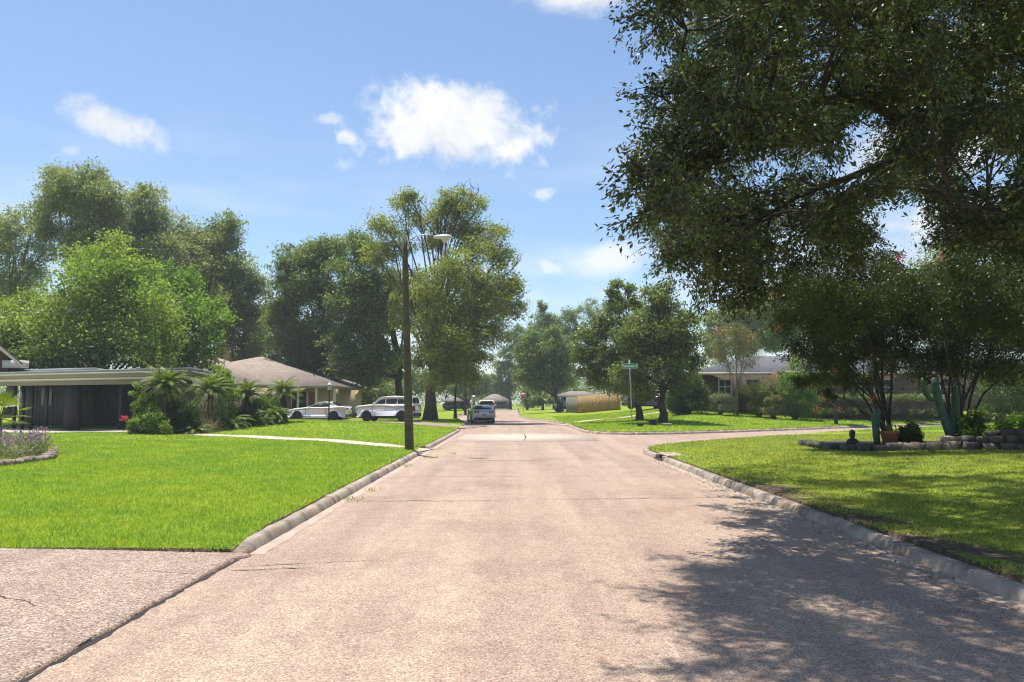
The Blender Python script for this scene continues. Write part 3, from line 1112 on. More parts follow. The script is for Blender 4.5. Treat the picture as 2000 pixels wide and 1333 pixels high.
mesh_obj('rake_board', quad_prism((ex_, y0 - .84, e[2] - .13), (px_, y0 - .84, pk[2] - .13), (px_, y0 - .84, pk[2] - .13 - dz), (ex_, y0 - .84, e[2] - .13 - .1), -.05), 'trim_cream', h0, world=True)
mesh_obj('soffit', box(ex_ - .72, y0 - .40, e[2] - .02, 1.2, .7, .46), 'trim_cream', h0, world=True)


def hip_roof(x0, x1, y0, y1, ze, zrdg, over=.0):
    """hip roof over a rectangle, ridge along x or y, as a closed solid"""
    w, d = x1 - x0, y1 - y0
    h = min(w, d) / 2
    if w >= d:
        r = [(x0 + h, (y0 + y1) / 2, zrdg), (x1 - h, (y0 + y1) / 2, zrdg)]
    else:
        r = [((x0 + x1) / 2, y0 + h, zrdg), ((x0 + x1) / 2, y1 - h, zrdg)]
    b = [(x0, y0, ze), (x1, y0, ze), (x1, y1, ze), (x0, y1, ze)]
    lo = [(x, y, ze - .18) for x, y, z in b]
    V = b + r + lo
    if w >= d:
        F = [[0, 1, 5, 4], [1, 2, 5], [2, 3, 4, 5], [3, 0, 4]]
    else:
        F = [[0, 1, 4], [1, 2, 5, 4], [2, 3, 5], [3, 0, 4, 5]]
    F += [[0, 6, 7, 1], [1, 7, 8, 2], [2, 8, 9, 3], [3, 9, 6, 0], [9, 8, 7, 6]]
    return V, F


# --- brown hip-roofed house behind the palms
gz2 = .45
h2 = thing('hip_roof_house', 'tan brick ranch house under a brown shingle hip roof with porch posts', 'house', (-22, 62, gz2))
ze2 = 3.0
pA = at(420, 697, 67); pB = at(483, 698, 68)
mesh_obj('roof', hip_roof(-33.5, -14.2, 60.5, 79.5, ze2, 5.95), 'shingle_brown', h2, world=True)
mesh_obj('roof', hip_roof(-31.6, -19.7, 55.5, 71, ze2 + .06, 5.5), 'shingle_brown', h2, world=True)
mesh_obj('wall', box(-24.4, 69.3, (ze2 + gz2) / 2 - .1, 18, 13, ze2 - gz2 - .16), 'brick_tan', h2, world=True)
mesh_obj('wall', box(-25.6, 60, (ze2 + gz2) / 2 - .1, 10.6, 8, ze2 - gz2 - .16), 'brick_tan', h2, world=True)
for x in (-19.2, -17.6, -16.1, -14.6):
    mesh_obj('porch_post', bevel_box(x, 61, (ze2 - .19 + gz2 - .1) / 2, .17, .17, ze2 - .19 - gz2 + .1, .02), 'trim_cream', h2, world=True)
for x, w in ((-18.0, 1.3),):
    wnd = mesh_obj('window', box(x, 62.78, 1.75, w, .05, 1.5), 'window_glass', h2, world=True)
    for q in (-1, 1):
        mesh_obj('frame', box(x + q * w / 2, 62.74, 1.75, .09, .06, 1.6), 'white_paint', wnd)
        wnd.children[-1].data.transform(Matrix.Translation(-Vector(h2.location)))
mesh_obj('door', box(-19.2, 62.77, 1.5, .95, .06, 2.05), 'wood_door', h2, world=True)
mesh_obj('shutter', box(-16.9, 62.77, 1.7, .5, .06, 1.5), 'wood_door', h2, world=True)
ch = at(437, 690, 70)
chm = mesh_obj('chimney', bevel_box(ch[0], 70, 5.9, 1.1, .9, 2.0, .02), 'chim_brick', h2, world=True)
cap_ = mesh_obj('chimney_cap', bevel_box(0, 0, 0, 1.25, 1.05, .14, .02), 'metal_dark', chm)
cap_.location = (ch[0] + 22, 70 - 62, 6.98 - gz2)
pipe = mesh_obj('vent_pipe', lathe([(.05, 0), (.05, .5)], 8, (-17.0, 63.5, 3.6)), 'metal_dark', h2, world=True)

# --- grey roofed house, right
gz3 = 1.40
h3 = thing('grey_roof_house', 'long yellow-brown brick house with grey shingle hip roof behind shrubs', 'house', (26, 58, gz3))
ze3 = 3.95
mesh_obj('roof', hip_roof(14.2, 46, 57.0, 70, ze3, 5.6), 'shingle_grey', h3, world=True)
mesh_obj('roof', hip_roof(20.5, 31, 55.4, 68, ze3 + .05, 5.75), 'shingle_grey', h3, world=True)
mesh_obj('wall', box(30.1, 63.6, (gz3 + ze3 - .19) / 2 - .2, 30.6, 12, ze3 - .19 - gz3 + .4), 'brick_olive', h3, world=True)
mesh_obj('wall', box(25.7, 60, (gz3 + ze3 - .13) / 2 - .2, 9.6, 8, ze3 - .13 - gz3 + .4), 'brick_olive', h3, world=True)
mesh_obj('eave_board', box(17.3, 56.98, ze3 - .10, 6.3, .05, .2), 'trim_cream', h3, world=True)
mesh_obj('eave_board', box(25.75, 55.38, ze3 - .05, 10.5, .05, .2), 'trim_cream', h3, world=True)
mesh_obj('eave_board', box(38.5, 56.98, ze3 - .10, 15, .05, .24), 'white_paint', h3, world=True)


def window_on(parent, x, y, z, w, h, muntins=True):
    loc = np.array(parent.location)
    wn_ = mesh_obj('window', box(x, y, z, w, .04, h), 'window_glass', parent, world=True)
    parts = [box(x - w / 2, y - .03, z, .07, .06, h + .1), box(x + w / 2, y - .03, z, .07, .06, h + .1),
             box(x, y - .031, z + h / 2, w, .06, .07), box(x, y - .031, z - h / 2, w + .1, .08, .07)]
    if muntins:
        parts += [box(x, y - .028, z, .045, .05, h), box(x, y - .026, z, w, .05, .05)]
    for p in parts:
        V = np.array(p[0]) - loc
        mesh_obj('frame', (V, p[1]), 'white_paint', wn_)


window_on(h3, 16.55, 57.58, 2.85, .95, 1.1)
window_on(h3, 18.7, 57.58, 2.85, .9, 1.1)
window_on(h3, 23, 55.98, 2.75, 1.3, 1.3)
window_on(h3, 28, 55.98, 2.75, 1.3, 1.3)
window_on(h3, 34, 57.58, 2.85, 1.5, 1.3)
window_on(h3, 38, 57.58, 2.85, 1.5, 1.3)
for x in (22.3, 23.4):
    mesh_obj('roof_vent', lathe([(.06, 0), (.06, .35), (.09, .36), (.09, .42)], 8, (x, 57.6, 4.55)), 'metal_dark', h3, world=True)

# --- far houses
M['shingle_far'] = shingle('shingle_far', (.22, .185, .16), (.165, .135, .115))


def far_house(px0, px1, pye, pyr, Y, label, roofm, wallm, base_z, depth=8, garage=None):
    a = at(px0, pye, Y); b = at(px1, pye, Y); zr_ = at(px0, pyr, Y)[2]
    h = thing('distant_house', label, 'house', ((a[0] + b[0]) / 2, Y, base_z), group=None)
    mesh_obj('roof', hip_roof(a[0], b[0], Y - .5, Y + depth, a[2], zr_), roofm, h, world=True)
    mesh_obj('wall', box((a[0] + b[0]) / 2, Y + depth / 2, (base_z + a[2] - .19) / 2, b[0] - a[0] - 1.0, depth - 1.5, a[2] - .19 - base_z), wallm, h, world=True)
    for f0, f1, mt, nm in garage or []:
        x0, x1 = a[0] + (b[0] - a[0]) * f0, a[0] + (b[0] - a[0]) * f1
        mesh_obj(nm, box((x0 + x1) / 2, Y + .72, (base_z + a[2]) / 2 - .25, x1 - x0, .06, (a[2] - base_z) * .72), mt, h, world=True)
    return h


far_house(935, 996, 783, 770, 150, 'low tan house with pale roof beyond the end of the street', 'shingle_far', 'brick_olive', .3, 4.5, [(.55, .9, 'siding_dark', 'garage_door'), (.1, .3, 'window_glass', 'window')])
far_house(862, 905, 783, 774, 120, 'small house with pale roof behind the left verge trees', 'shingle_far', 'brick_olive', .5, 4, [(.2, .6, 'window_glass', 'window')])
far_house(1084, 1175, 773, 764, 104, 'low house with pale roof behind the wooden fence', 'shingle_far', 'brick_tan', .9, 4, [(.3, .6, 'window_glass', 'window')])

# ------------------------------------------------------------------ fence
M['fence_new'] = surf('cedar_fence', (.42, .26, .115), (.33, .20, .085), 2.2, .85)
M['fence_old'] = surf('weathered_fence', (.17, .155, .125), (.12, .11, .09), 2.2, .9)
M['lumber'] = surf('fresh_lumber', (.62, .42, .12), (.52, .34, .1), 3, .8)
f0 = at(1128, 797, 80); f1 = at(1212, 794, 77); fb = at(1106, 795, 86)
fn = thing('wooden_fence', 'tan wooden privacy fence with a grey weathered return on the corner lot', 'fence', (f0[0], f0[1], .8))
for (pa, pb, m_, nb) in ((f0, f1, 'fence_new', 30), (fb, f0, 'fence_old', 24)):
    for k in range(nb):
        t0, t1 = k / nb, (k + .94) / nb
        a = pa[:2] * (1 - t0) + pb[:2] * t0; b = pa[:2] * (1 - t1) + pb[:2] * t1
        d = (b - a) / np.linalg.norm(b - a); nn = np.array([-d[1], d[0]]) * .02
        z0 = G(*a) - .15; z1 = (G(*pa[:2]) * (1 - t0) + G(*pb[:2]) * t0) + 1.82 + random.uniform(-.015, .015)
        V, F = prism([tuple(a - nn), tuple(b - nn), tuple(b + nn), tuple(a + nn)], z0, z1)
        mesh_obj('board', (V, F), m_, fn, world=True)
for dx in (0, .35):
    a = at(1162 + dx * 40, 794, 78.2); b = at(1183 + dx * 40, 769, 78.6)
    mesh_obj('brace', tube([a, b], .05, 4), 'lumber', fn, world=True)

# ------------------------------------------------------------------ trees


def px_lobes(rows, Y, dspread=1.0):
    """rows (px, py, r_px[, dY]) -> world lobes at about depth Y"""
    out = []
    for r in rows:
        dy = r[3] if len(r) > 3 else random.uniform(-1, 1) * dspread
        p = at(r[0], r[1], Y + dy)
        out.append((*p, r[2] / FPX * (Y + dy)))
    return np.array(out)


def foliage(lobes, n, L, W, sig=.2, shell=.5, up=.35, droop=0., quad=True, per=26, flat=.85):
    w = lobes[:, 3] ** 2
    w = w / w.sum()
    pts = []
    ends = []
    for (x, y, z, r), f in zip(lobes, w):
        c0 = np.array([x, y, z])
        ns = 9
        subs = [(c0, r * .6, .2)] + [(c0 + d_ * r * rng.uniform(.5, .78) * np.array([1, 1, flat]), r * rng.uniform(.30, .52), .8 / ns) for d_ in unit(ns)]
        el = []
        for c1, r1, g in subs:
            m = max(2, int(n * f * g / per))
            d = unit(m)
            rr = r1 * (shell + (1 - shell) * rng.uniform(0, 1, (m, 1)) ** .6)
            c = c1 + d * rr * np.array([1, 1, flat])
            el.append(c)
            k = rng.poisson(per, m) + 2
            cc = np.repeat(c, k, axis=0)
            s = np.repeat(rng.uniform(.45, 1.3, m), k)[:, None]
            pts.append(cc + rng.normal(size=cc.shape) * sig * (r ** .6) * s * np.array([1, 1, .75]))
        for d_ in unit(5):
            if d_[2] < -.4:
                continue
            m = max(2, int(n * f * .012))
            t_ = rng.uniform(.85, 1.0 + .35 * rng.uniform(), (m, 1))
            pts.append(c0 + d_ * r * t_ * np.array([1, 1, flat]) + rng.normal(size=(m, 3)) * .10 * r ** .6)
        ends.append(np.concatenate(el))
    P = np.concatenate(pts)
    return leaves(P, L, W, up, droop, quad), ends


def wood(base, fork_z, lobes, ends, tr, nsub=4, lean=(0, 0), sides=7, skip=1):
    parts = []
    b = np.array(base, float)
    topz = lobes[:, 2].max()
    cx, cy = np.average(lobes[:, 0], weights=lobes[:, 3]), np.average(lobes[:, 1], weights=lobes[:, 3])
    top = np.array([cx * .7 + b[0] * .3, cy * .7 + b[1] * .3, b[2] + (topz - b[2]) * .78])
    fork = np.array([b[0] + lean[0], b[1] + lean[1], fork_z])
    zz = np.linspace(0, 1, 12)[:, None]
    trunk = np.where(zz < .4, b + (fork - b) * zz / .4, fork + (top - fork) * (zz - .4) / .6)
    trunk[1:-1, :2] += rng.normal(size=(10, 2)) * tr * .22
    rad = tr * (1 - .9 * zz[:, 0] ** .9)
    rad[0] *= 1.45; rad[1] *= 1.08
    trunk[0][2] -= .25
    parts.append(tube(trunk, rad, sides + 2))
    for i in range(0, len(lobes), skip):
        l = lobes[i]
        c = l[:3]
        t = np.clip((c[2] - b[2]) / (topz - b[2] + .1) * .62, .3, .93)
        k = t * 11
        k0 = int(k)
        st = trunk[k0] * (1 - (k - k0)) + trunk[min(k0 + 1, 11)] * (k - k0)
        r0 = max(.03, min(rad[k0] * .6, tr * .40) * (1.15 - .85 * t))
        mid = (st + c) / 2 + np.array([0, 0, .12 * np.linalg.norm(c - st)]) + rng.normal(size=3) * .1 * np.linalg.norm(c - st)
        pth = bez(st, mid, c, 7)
        parts.append(tube(pth, np.linspace(r0, r0 * .28 + .008, 7), sides - 2))
        es = ends[i]
        for e_ in es[rng.permutation(len(es))[:nsub]]:
            s0 = pth[rng.integers(3, 7)]
            m2 = (s0 + e_) / 2 + rng.normal(size=3) * .12 * np.linalg.norm(e_ - s0)
            parts.append(tube(bez(s0, m2, e_, 5), np.linspace(r0 * .28 + .006, .008, 5), 4, False))
    return merge(parts)


def tree(name, label, base, lobes, n, L, W, mat, tr, fork, bark='bark', group=None, quad=True, sig=.22, shell=.5, up=.35,
         droop=0., per=26, nsub=4, lean=(0, 0), cat='tree', flat=.85):
    t = thing(name, label, cat, base, 0, group)
    if base[1] > 60 and quad:
        quad, n, L, W = False, int(n * 1.4), L * .88, W * 1.12
    lf, ends = foliage(lobes, n, L, W, sig, shell, up, droop, quad, per, flat)
    mesh_obj('crown', lf, mat, t, world=True)
    mesh_obj('trunk', wood(base, fork, lobes, ends, tr, nsub, lean), bark, t, True, world=True)
    return t


TG = 'trees behind the houses'
# left: lime green pair behind the carport
lo = px_lobes([(200, 560, 85, 0), (120, 620, 80, -1), (60, 660, 70, 0), (250, 540, 60, -1), (170, 520, 55, 1), (290, 610, 70, -2), (200, 660, 95, -2), (95, 700, 75, -1), (20, 690, 60, 0), (290, 680, 70, -2), (230, 495, 40, 1), (150, 690, 80, 2), (40, 610, 45, 2)], 52, 2)
tree('lime_tree', 'broad yellow-green tree behind the carport roof', (*at(200, 800, 53)[:2], .2), lo, 64000, .24, .11, 'leaf_lime', .35, 3.2, group=TG, sig=.27, up=.3, flat=.95)
lo = px_lobes([(360, 580, 60, 0), (400, 640, 50, -1), (330, 640, 65, 1), (385, 690, 50, -1), (345, 545, 40, 1), (330, 700, 55, -1), (415, 610, 28, 0), (300, 590, 50, 3)], 55, 2)
tree('green_tree', 'mid-green rounded tree right of the yellow-green one, above the palm', (*at(365, 800, 56)[:2], .2), lo, 27000, .23, .11, 'leaf_green', .28, 3.0, group=TG, sig=.26)
# tall trees behind
lo = px_lobes([(150, 375, 62, 0), (115, 395, 40, 1), (190, 380, 45, -1), (165, 440, 55, 0), (120, 350, 30, 0), (180, 345, 30, 0), (100, 450, 35, 1), (215, 450, 45, 2), (165, 500, 60, 2), (235, 420, 24, 0)], 68, 2)
tree('tall_oak', 'tallest round-headed oak standing above the left roofs', (*at(175, 800, 69)[:2], .3), lo, 26000, .27, .12, 'leaf_back', .55, 8, group=TG, sig=.26)
lo = px_lobes([(285, 400, 42, 0), (270, 440, 50, 0), (310, 440, 45, 1), (330, 490, 55, 0), (265, 500, 60, 1), (285, 375, 22, 0), (350, 560, 60, 1), (300, 560, 55, 2)], 72, 2)
tree('tall_oak', 'second tall oak with a narrow raised top, behind the lime tree', (*at(300, 800, 73)[:2], .3), lo, 24000, .27, .12, 'leaf_back', .5, 8, group=TG, sig=.26)
lo = px_lobes([(375, 470, 50, 0), (425, 470, 45, 0), (440, 530, 60, 0), (400, 540, 60, -1), (470, 570, 52, 0), (490, 620, 45, 0), (450, 630, 55, 0), (420, 600, 60, -2), (480, 680, 45, 1), (450, 440, 30, 0), (500, 560, 28, 0)], 76, 2)
tree('sloping_oak', 'broad dark oak whose crown slopes down to the right behind the brown roof', (*at(440, 800, 77)[:2], .4), lo, 40000, .29, .13, 'leaf_back', .6, 6, group=TG, sig=.27)
lo = px_lobes([(20, 440, 40, 0), (70, 430, 35, 0), (85, 400, 22, 0), (30, 500, 50, 0), (90, 490, 38, 0), (-30, 470, 60, 1), (10, 560, 60, 1), (60, 545, 40, 0), (-40, 560, 60, 1)], 70, 2)
tree('open_oak', 'thin-leaved oak with open branches at the far left edge', (*at(20, 800, 71)[:2], .3), lo, 17000, .26, .12, 'leaf_back', .5, 7, group=TG, sig=.3)
lo = px_lobes([(250, 500, 45, 0), (290, 510, 40, 0), (220, 475, 35, 0), (330, 520, 35, 1), (180, 470, 30, 0), (400, 550, 30, 0), (290, 560, 45, 0)], 63, 1.5)
tree('olive_tree', 'olive-brown tree top showing between the lime tree and the oaks', (*at(275, 800, 64)[:2], .3), lo, 15000, .22, .09, 'leaf_myrtle', .3, 6, group=TG)
lo = px_lobes([(515, 660, 38, 0), (545, 690, 35, 0), (490, 695, 30, 0), (560, 650, 28, 0), (520, 620, 30, 2)], 82, 1.5)
tree('pale_tree', 'pale grey-green small tree behind the brown roof ridge', (*at(520, 800, 82)[:2], .4), lo, 12000, .25, .11, 'leaf_far', .25, 4, group=TG)
# dark grove behind the white cars
GG = 'dark trees behind the parked white cars'
lo = px_lobes([(590, 505, 42, 0), (560, 540, 38, 0), (630, 500, 45, 0), (610, 560, 60, 0), (565, 600, 45, 0), (560, 660, 40, 0), (620, 640, 60, 0), (640, 580, 50, 1), (590, 700, 45, 0), (660, 490, 35, 0), (640, 700, 50, 1), (540, 620, 28, 0)], 72, 2)
tree('grove_tree', 'dark leafy tree left of the grove behind the white coupe', (*at(645, 800, 73)[:2], .5), lo, 42000, .27, .12, 'leaf_dark', .42, 6, 'bark_dark', GG, sig=.25)
lo = px_lobes([(720, 500, 42, 0), (690, 540, 50, 0), (740, 560, 50, 0), (700, 600, 60, 0), (750, 630, 50, 0), (690, 660, 60, 0), (740, 690, 50, 0), (670, 710, 45, -1), (715, 730, 45, 0), (770, 560, 35, 1), (700, 470, 26, 0)], 69, 2)
tree('grove_tree', 'dark leafy tree right of the grove behind the white car roof', (*at(780, 800, 70)[:2], .5), lo, 40000, .26, .12, 'leaf_dark', .45, 5, 'bark_dark', GG, sig=.25)
lo = px_lobes([(600, 740, 40, 0), (650, 755, 40, 0), (700, 765, 38, 0), (745, 770, 35, 0), (560, 745, 30, 0), (780, 765, 28, 0), (670, 730, 40, 1), (620, 770, 28, 0), (690, 785, 25, 0)], 84, 1.5)
tree('understory_tree', 'low dark thicket tree filling the gap beneath the grove', (*at(660, 806, 84)[:2], .5), lo, 22000, .28, .12, 'leaf_dark', .2, 2.2, 'bark_dark', GG)
# big pecan by the street
lo = px_lobes([(790, 400, 32, 0), (750, 440, 36, 0), (770, 480, 42, 0), (735, 500, 28, 0), (820, 430, 28, 1), (900, 410, 34, 0), (870, 390, 24, 0), (920, 440, 34, 0), (960, 460, 36, -1), (980, 500, 36, -1), (930, 500, 46, -2), (890, 530, 52, -3), (840, 560, 50, -3), (950, 550, 48, -3), (990, 560, 42, -2), (1005, 600, 30, -2), (960, 610, 52, -3), (900, 600, 60, -3), (850, 630, 52, -3), (830, 690, 42, -3), (880, 680, 56, -4), (930, 660, 50, -4), (860, 730, 42, -4), (905, 715, 36, -4), (960, 650, 36, -3), (800, 560, 40, 1), (790, 620, 36, 0), (1010, 560, 22, -1), (840, 470, 30, 2), (920, 740, 22, -4), (945, 700, 22, -4), (880, 640, 60, 3), (930, 590, 60, 4), (820, 600, 50, 4), (905, 385, 24, 0), (880, 405, 28, 1), (935, 400, 22, 0), (850, 420, 26, 0), (800, 385, 20, 0), (870, 440, 30, 1), (910, 460, 34, 0)], 61, 1)
pecan = tree('street_tree', 'large yellow-green shade tree with bare top twigs beside the street lamp', (*at(840, 820, 60)[:2], .25), lo, 82000, .23, .09, 'leaf_pecan', .5, 5.2, 'bark', None, sig=.25, nsub=7, per=22)
for (a, b, c) in [((870, 470), (900, 410), (905, 366)), ((870, 470), (845, 410), (810, 385)), ((895, 430), (930, 390), (935, 372)), ((898, 420), (880, 385), (875, 368)), ((905, 420), (915, 385), (925, 370)), ((975, 545), (1000, 530), (1020, 505)), ((1000, 528), (1008, 515), (1012, 512)), ((860, 560), (865, 520), (868, 460)), ((860, 560), (880, 500), (900, 440)), ((850, 460), (830, 430), (795, 395))]:
    A, B_, C_ = at(*a, 61), at(*b, 60.7), at(*c, 60.5)
    tw = []
    tw.append(tube(bez(A, B_, C_, 7), np.linspace(.055, .010, 7), 5, False))
    for q in range(4):
        s0 = bez(A, B_, C_, 7)[random.randint(3, 6)]
        e_ = s0 + np.array([random.uniform(-.9, .9), random.uniform(-.6, .6), random.uniform(.3, 1.1)])
        tw.append(tube([s0, (s0 + e_) / 2 + rng.normal(size=3) * .06, e_], [.03, .018, .006], 4, False))
    mesh_obj('bare_branch', merge(tw), 'bark', pecan, world=True)
# thin roadside trunk and its light top
lo = px_lobes([(905, 690, 24, 0), (930, 700, 20, 0), (890, 720, 22, 0), (915, 730, 18, 0)], 68, .8)
tree('thin_tree', 'thin dark-stemmed young tree at the verge left of the silver car', (*at(889, 816, 66)[:2], .3), lo, 6000, .2, .07, 'leaf_pecan', .13, 3.0, 'bark_dark', None)
# centre distance
FG = 'trees at the far end of the street'
lo = px_lobes([(1065, 690, 40, 0), (1030, 700, 32, 0), (1095, 700, 34, 0), (1060, 740, 38, 0), (1025, 740, 28, 0), (1105, 735, 30, 0), (1080, 665, 30, 0), (1040, 668, 26, 0), (1120, 690, 20, 0)], 92, 2)
tree('live_oak', 'dark round live oak with forked trunks left of the wooden fence', (*at(1094, 797, 91)[:2], .8), lo, 26000, .3, .13, 'leaf_dark', .35, 2.6, 'bark_dark', FG, lean=(-.6, 0))
lo = px_lobes([(1065, 625, 28, 0), (1090, 640, 28, 0), (1045, 650, 24, 0), (1110, 620, 20, 0), (1060, 600, 12, 0), (1115, 655, 24, 0), (1075, 670, 30, 0), (1030, 660, 20, 0), (1140, 650, 24, 0)], 125, 3)
tree('tall_far_tree', 'open tall tree rising behind the round live oak', (*at(1085, 797, 126)[:2], .5), lo, 15000, .4, .17, 'leaf_far', .4, 7, 'bark_dark', FG, quad=False)
lo = px_lobes([(1005, 660, 20, 0), (995, 690, 22, 0), (1020, 680, 22, 0), (985, 720, 24, 0), (970, 745, 24, 0), (1010, 730, 26, 0), (990, 760, 22, 0), (1012, 645, 12, 0)], 160, 4)
tree('tall_far_tree', 'hazy pale tree above the low house at the street end', (*at(995, 798, 162)[:2], .35), lo, 13000, .5, .22, 'leaf_far', .4, 6, 'bark_dark', FG, quad=False)
lo = px_lobes([(920, 755, 20, 0), (940, 762, 18, 0), (900, 765, 18, 0), (950, 745, 14, 0), (930, 740, 14, 0)], 135, 3)
tree('small_far_tree', 'low pale tree seen behind the silver car', (*at(925, 798, 134)[:2], .4), lo, 7000, .4, .18, 'leaf_far', .25, 3, 'bark_dark', FG, quad=False)
for px, py, r, Y, lab in [(1160, 620, 40, 175, 'grey-green tree line clump behind the corner pears'), (960, 768, 16, 172, 'dark low bush tree at the street end beside the low house'), (1030, 775, 16, 130, 'dark hedge tree behind the red stop sign'), (870, 752, 28, 128, 'shadowed tree behind the left verge house'), (1060, 778, 18, 118, 'low green bush tree right of the stop sign'), (805, 735, 45, 112, 'dark tree filling the gap behind the lamp pole'), (1180, 745, 40, 120, 'dark tree behind the wooden fence'), (745, 745, 40, 115, 'dark tree behind the white car roof in the grove'), (1370, 735, 45, 100, 'green tree behind the left end of the brick house'), (905, 765, 26, 168, 'dark tree at the street end behind the utility pole'), (945, 760, 26, 178, 'dark tree behind the low tan house roof'), (1040, 762, 30, 170, 'dark tree at the street end behind the stop sign'), (1110, 755, 34, 140, 'dark tree behind the grey end of the fence')]:
    lo = px_lobes([(px + random.uniform(-1, 1) * r, py + random.uniform(-.5, .6) * r, r * random.uniform(.45, .75), random.uniform(-2, 2)) for _ in range(7)], Y, 2)
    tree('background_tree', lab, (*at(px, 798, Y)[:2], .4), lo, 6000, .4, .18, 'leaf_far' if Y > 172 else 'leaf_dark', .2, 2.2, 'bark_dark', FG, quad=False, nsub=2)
# low far wood closing the horizon
allp = []
for k in range(170):
    x = -190 + 380 * (k + random.random()) / 170
    h = random.uniform(8, 13)
    m = 320
    allp.append(np.array([x, 205 + random.uniform(-6, 25), .3 + h * .5]) + rng.normal(size=(m, 3)) * np.array([2.2, 2.2, h * .26]))
allp = np.concatenate(allp); allp[:, 2] = np.abs(allp[:, 2])
Vl, Fl = leaves(allp, .8, .4, .3, 0, False)
kind(link('far_wood', np_mesh('far_wood', Vl, Fl), 'leaf_far'), 'stuff', 'low far belt of trees closing the horizon behind the houses')

# ornamental pears on the far corner
PG = 'pear trees on the far corner lawn'
b1 = np.array([*at(1293, 825, 46)[:2]]); b2 = np.array([*at(1250, 812, 52)[:2]])
lo = px_lobes([(1290, 590, 34, 0), (1255, 620, 40, 0), (1320, 620, 36, 0), (1290, 660, 55, 0), (1235, 670, 45, 0), (1345, 670, 34, 0), (1335, 720, 38, 0), (1280, 720, 55, 0), (1225, 725, 42, 0), (1300, 560, 20, 0), (1270, 570, 20, 0), (1345, 625, 20, 0), (1360, 700, 24, 0), (1255, 760, 30, 0), (1320, 755, 28, 0), (1290, 640, 50, 2), (1290, 700, 50, 2)], 46, 1.3)
tree('pear_tree', 'dense dark-leaved pear tree with stout trunk behind the street sign', (*b1, G(*b1)), lo, 40000, .17, .085, 'leaf_pear', .26, 2.9, 'bark_dark', PG, sig=.2)
lo = px_lobes([(1210, 600, 30, 0), (1195, 570, 16, 0), (1180, 640, 36, 0), (1220, 650, 45, 0), (1150, 660, 30, 0), (1165, 700, 40, 0), (1200, 710, 45, 0), (1240, 700, 45, 0), (1145, 720, 28, 0), (1215, 750, 34, 0), (1170, 745, 26, 0), (1205, 555, 12, 0), (1240, 590, 24, 0), (1140, 690, 24, 0), (1230, 565, 12, 0)], 52, 1.4)
tree('pear_tree', 'second pear tree, farther left with slimmer trunk on the corner lawn', (*b2, G(*b2)), lo, 34000, .18, .085, 'leaf_pear', .25, 3.1, 'bark_dark', PG, sig=.2)
# behind the right house
HG = 'trees behind the grey roofed house'
lo = px_lobes([(1400, 640, 40, 0), (1440, 620, 36, 0), (1480, 610, 40, 0), (1390, 680, 36, 0), (1450, 670, 45, 0), (1500, 650, 45, 0), (1425, 600, 20, 0), (1500, 590, 26, 0)], 88, 2)
tree('backyard_tree', 'grey-green tree behind the left end of the grey roof', (*at(1440, 790, 89)[:2], 1.3), lo, 20000, .3, .14, 'leaf_back', .35, 5, group=HG)
lo = px_lobes([(1540, 600, 45, 0), (1580, 580, 50, 0), (1560, 650, 50, 0), (1620, 620, 50, 0), (1520, 640, 35, 0), (1640, 570, 40, 0), (1505, 665, 28, 0)], 86, 2)
tree('backyard_tree', 'large green tree behind the middle of the grey roof', (*at(1570, 790, 87)[:2], 1.4), lo, 20000, .3, .14, 'leaf_green', .4, 5, group=HG)
lo = px_lobes([(1850, 500, 60, 0), (1920, 480, 60, 0), (1800, 540, 50, 0), (1870, 570, 70, 0), (1950, 560, 60, 0), (1780, 600, 50, 0), (1830, 640, 55, 0), (1990, 500, 60, 0), (1920, 640, 60, 0), (1720, 620, 45, 0)], 80, 2)
tree('backyard_tree', 'tall pale-leaved tree behind the right end of the grey roof', (*at(1870, 790, 81)[:2], 1.4), lo, 26000, .3, .12, 'leaf_back', .5, 7, group=HG, sig=.28)

# crape myrtles: several stems from the ground


def multistem(name, label, base, lobes, n, L, W, mat, stems, r0, bark, group=None, sig=.2, spread=.35, per=22, droop=0., shell=.45):
    t = thing(name, label, 'tree', base, 0, group)
    lf, ends = foliage(lobes, n, L, W, sig, shell, .3, droop, True, per)
    mesh_obj('crown', lf, mat, t, world=True)
    order = rng.permutation(len(lobes))
    for k in range(stems):
        a = 2 * math.pi * (k + random.random() * .5) / stems
        st = np.array(base) + np.array([math.cos(a) * r0 * 3.2, math.sin(a) * r0 * 3.2, -.1])
        parts = []
        sub = [int(i) for i in order[k::stems]] or [int(order[k % len(order)])]
        c = lobes[sub[0]][:3]
        mid = (st * .4 + c * .6); mid[:2] = st[:2] * .86 + c[:2] * .14
        p0 = bez(st, mid, c, 9)
        p0[1:-1] += rng.normal(size=(7, 3)) * .035
        parts.append(tube(p0, np.linspace(r0, r0 * .3, 9), 7))
        for i in sub[1:]:
            c2 = lobes[i][:3]
            s0 = p0[random.randint(4, 7)]
            parts.append(tube(bez(s0, (s0 + c2) / 2 + np.array([0, 0, .45]), c2, 6), np.linspace(r0 * .5, r0 * .16, 6), 5))
        for i in sub:
            es = ends[i]
            for e_ in es[:5]:
                s0 = lobes[i][:3]
                parts.append(tube([s0, (s0 + e_) / 2 + rng.normal(size=3) * .05, e_], [r0 * .18, r0 * .12, .006], 4, False))
        mesh_obj('stem', merge(parts), bark, t, True, world=True)
    return t


def blossom(parent, p, r, mat, n=70, L=.06):
    P = np.array(p) + rng.normal(size=(n, 3)) * np.array([r, r, r * 1.1])
    V, F = leaves(P, L, L * .8, .2)
    o = mesh_obj('blossom_cluster', (V, F), mat, parent, world=True)
    o['kind'] = 'stuff'
    return o


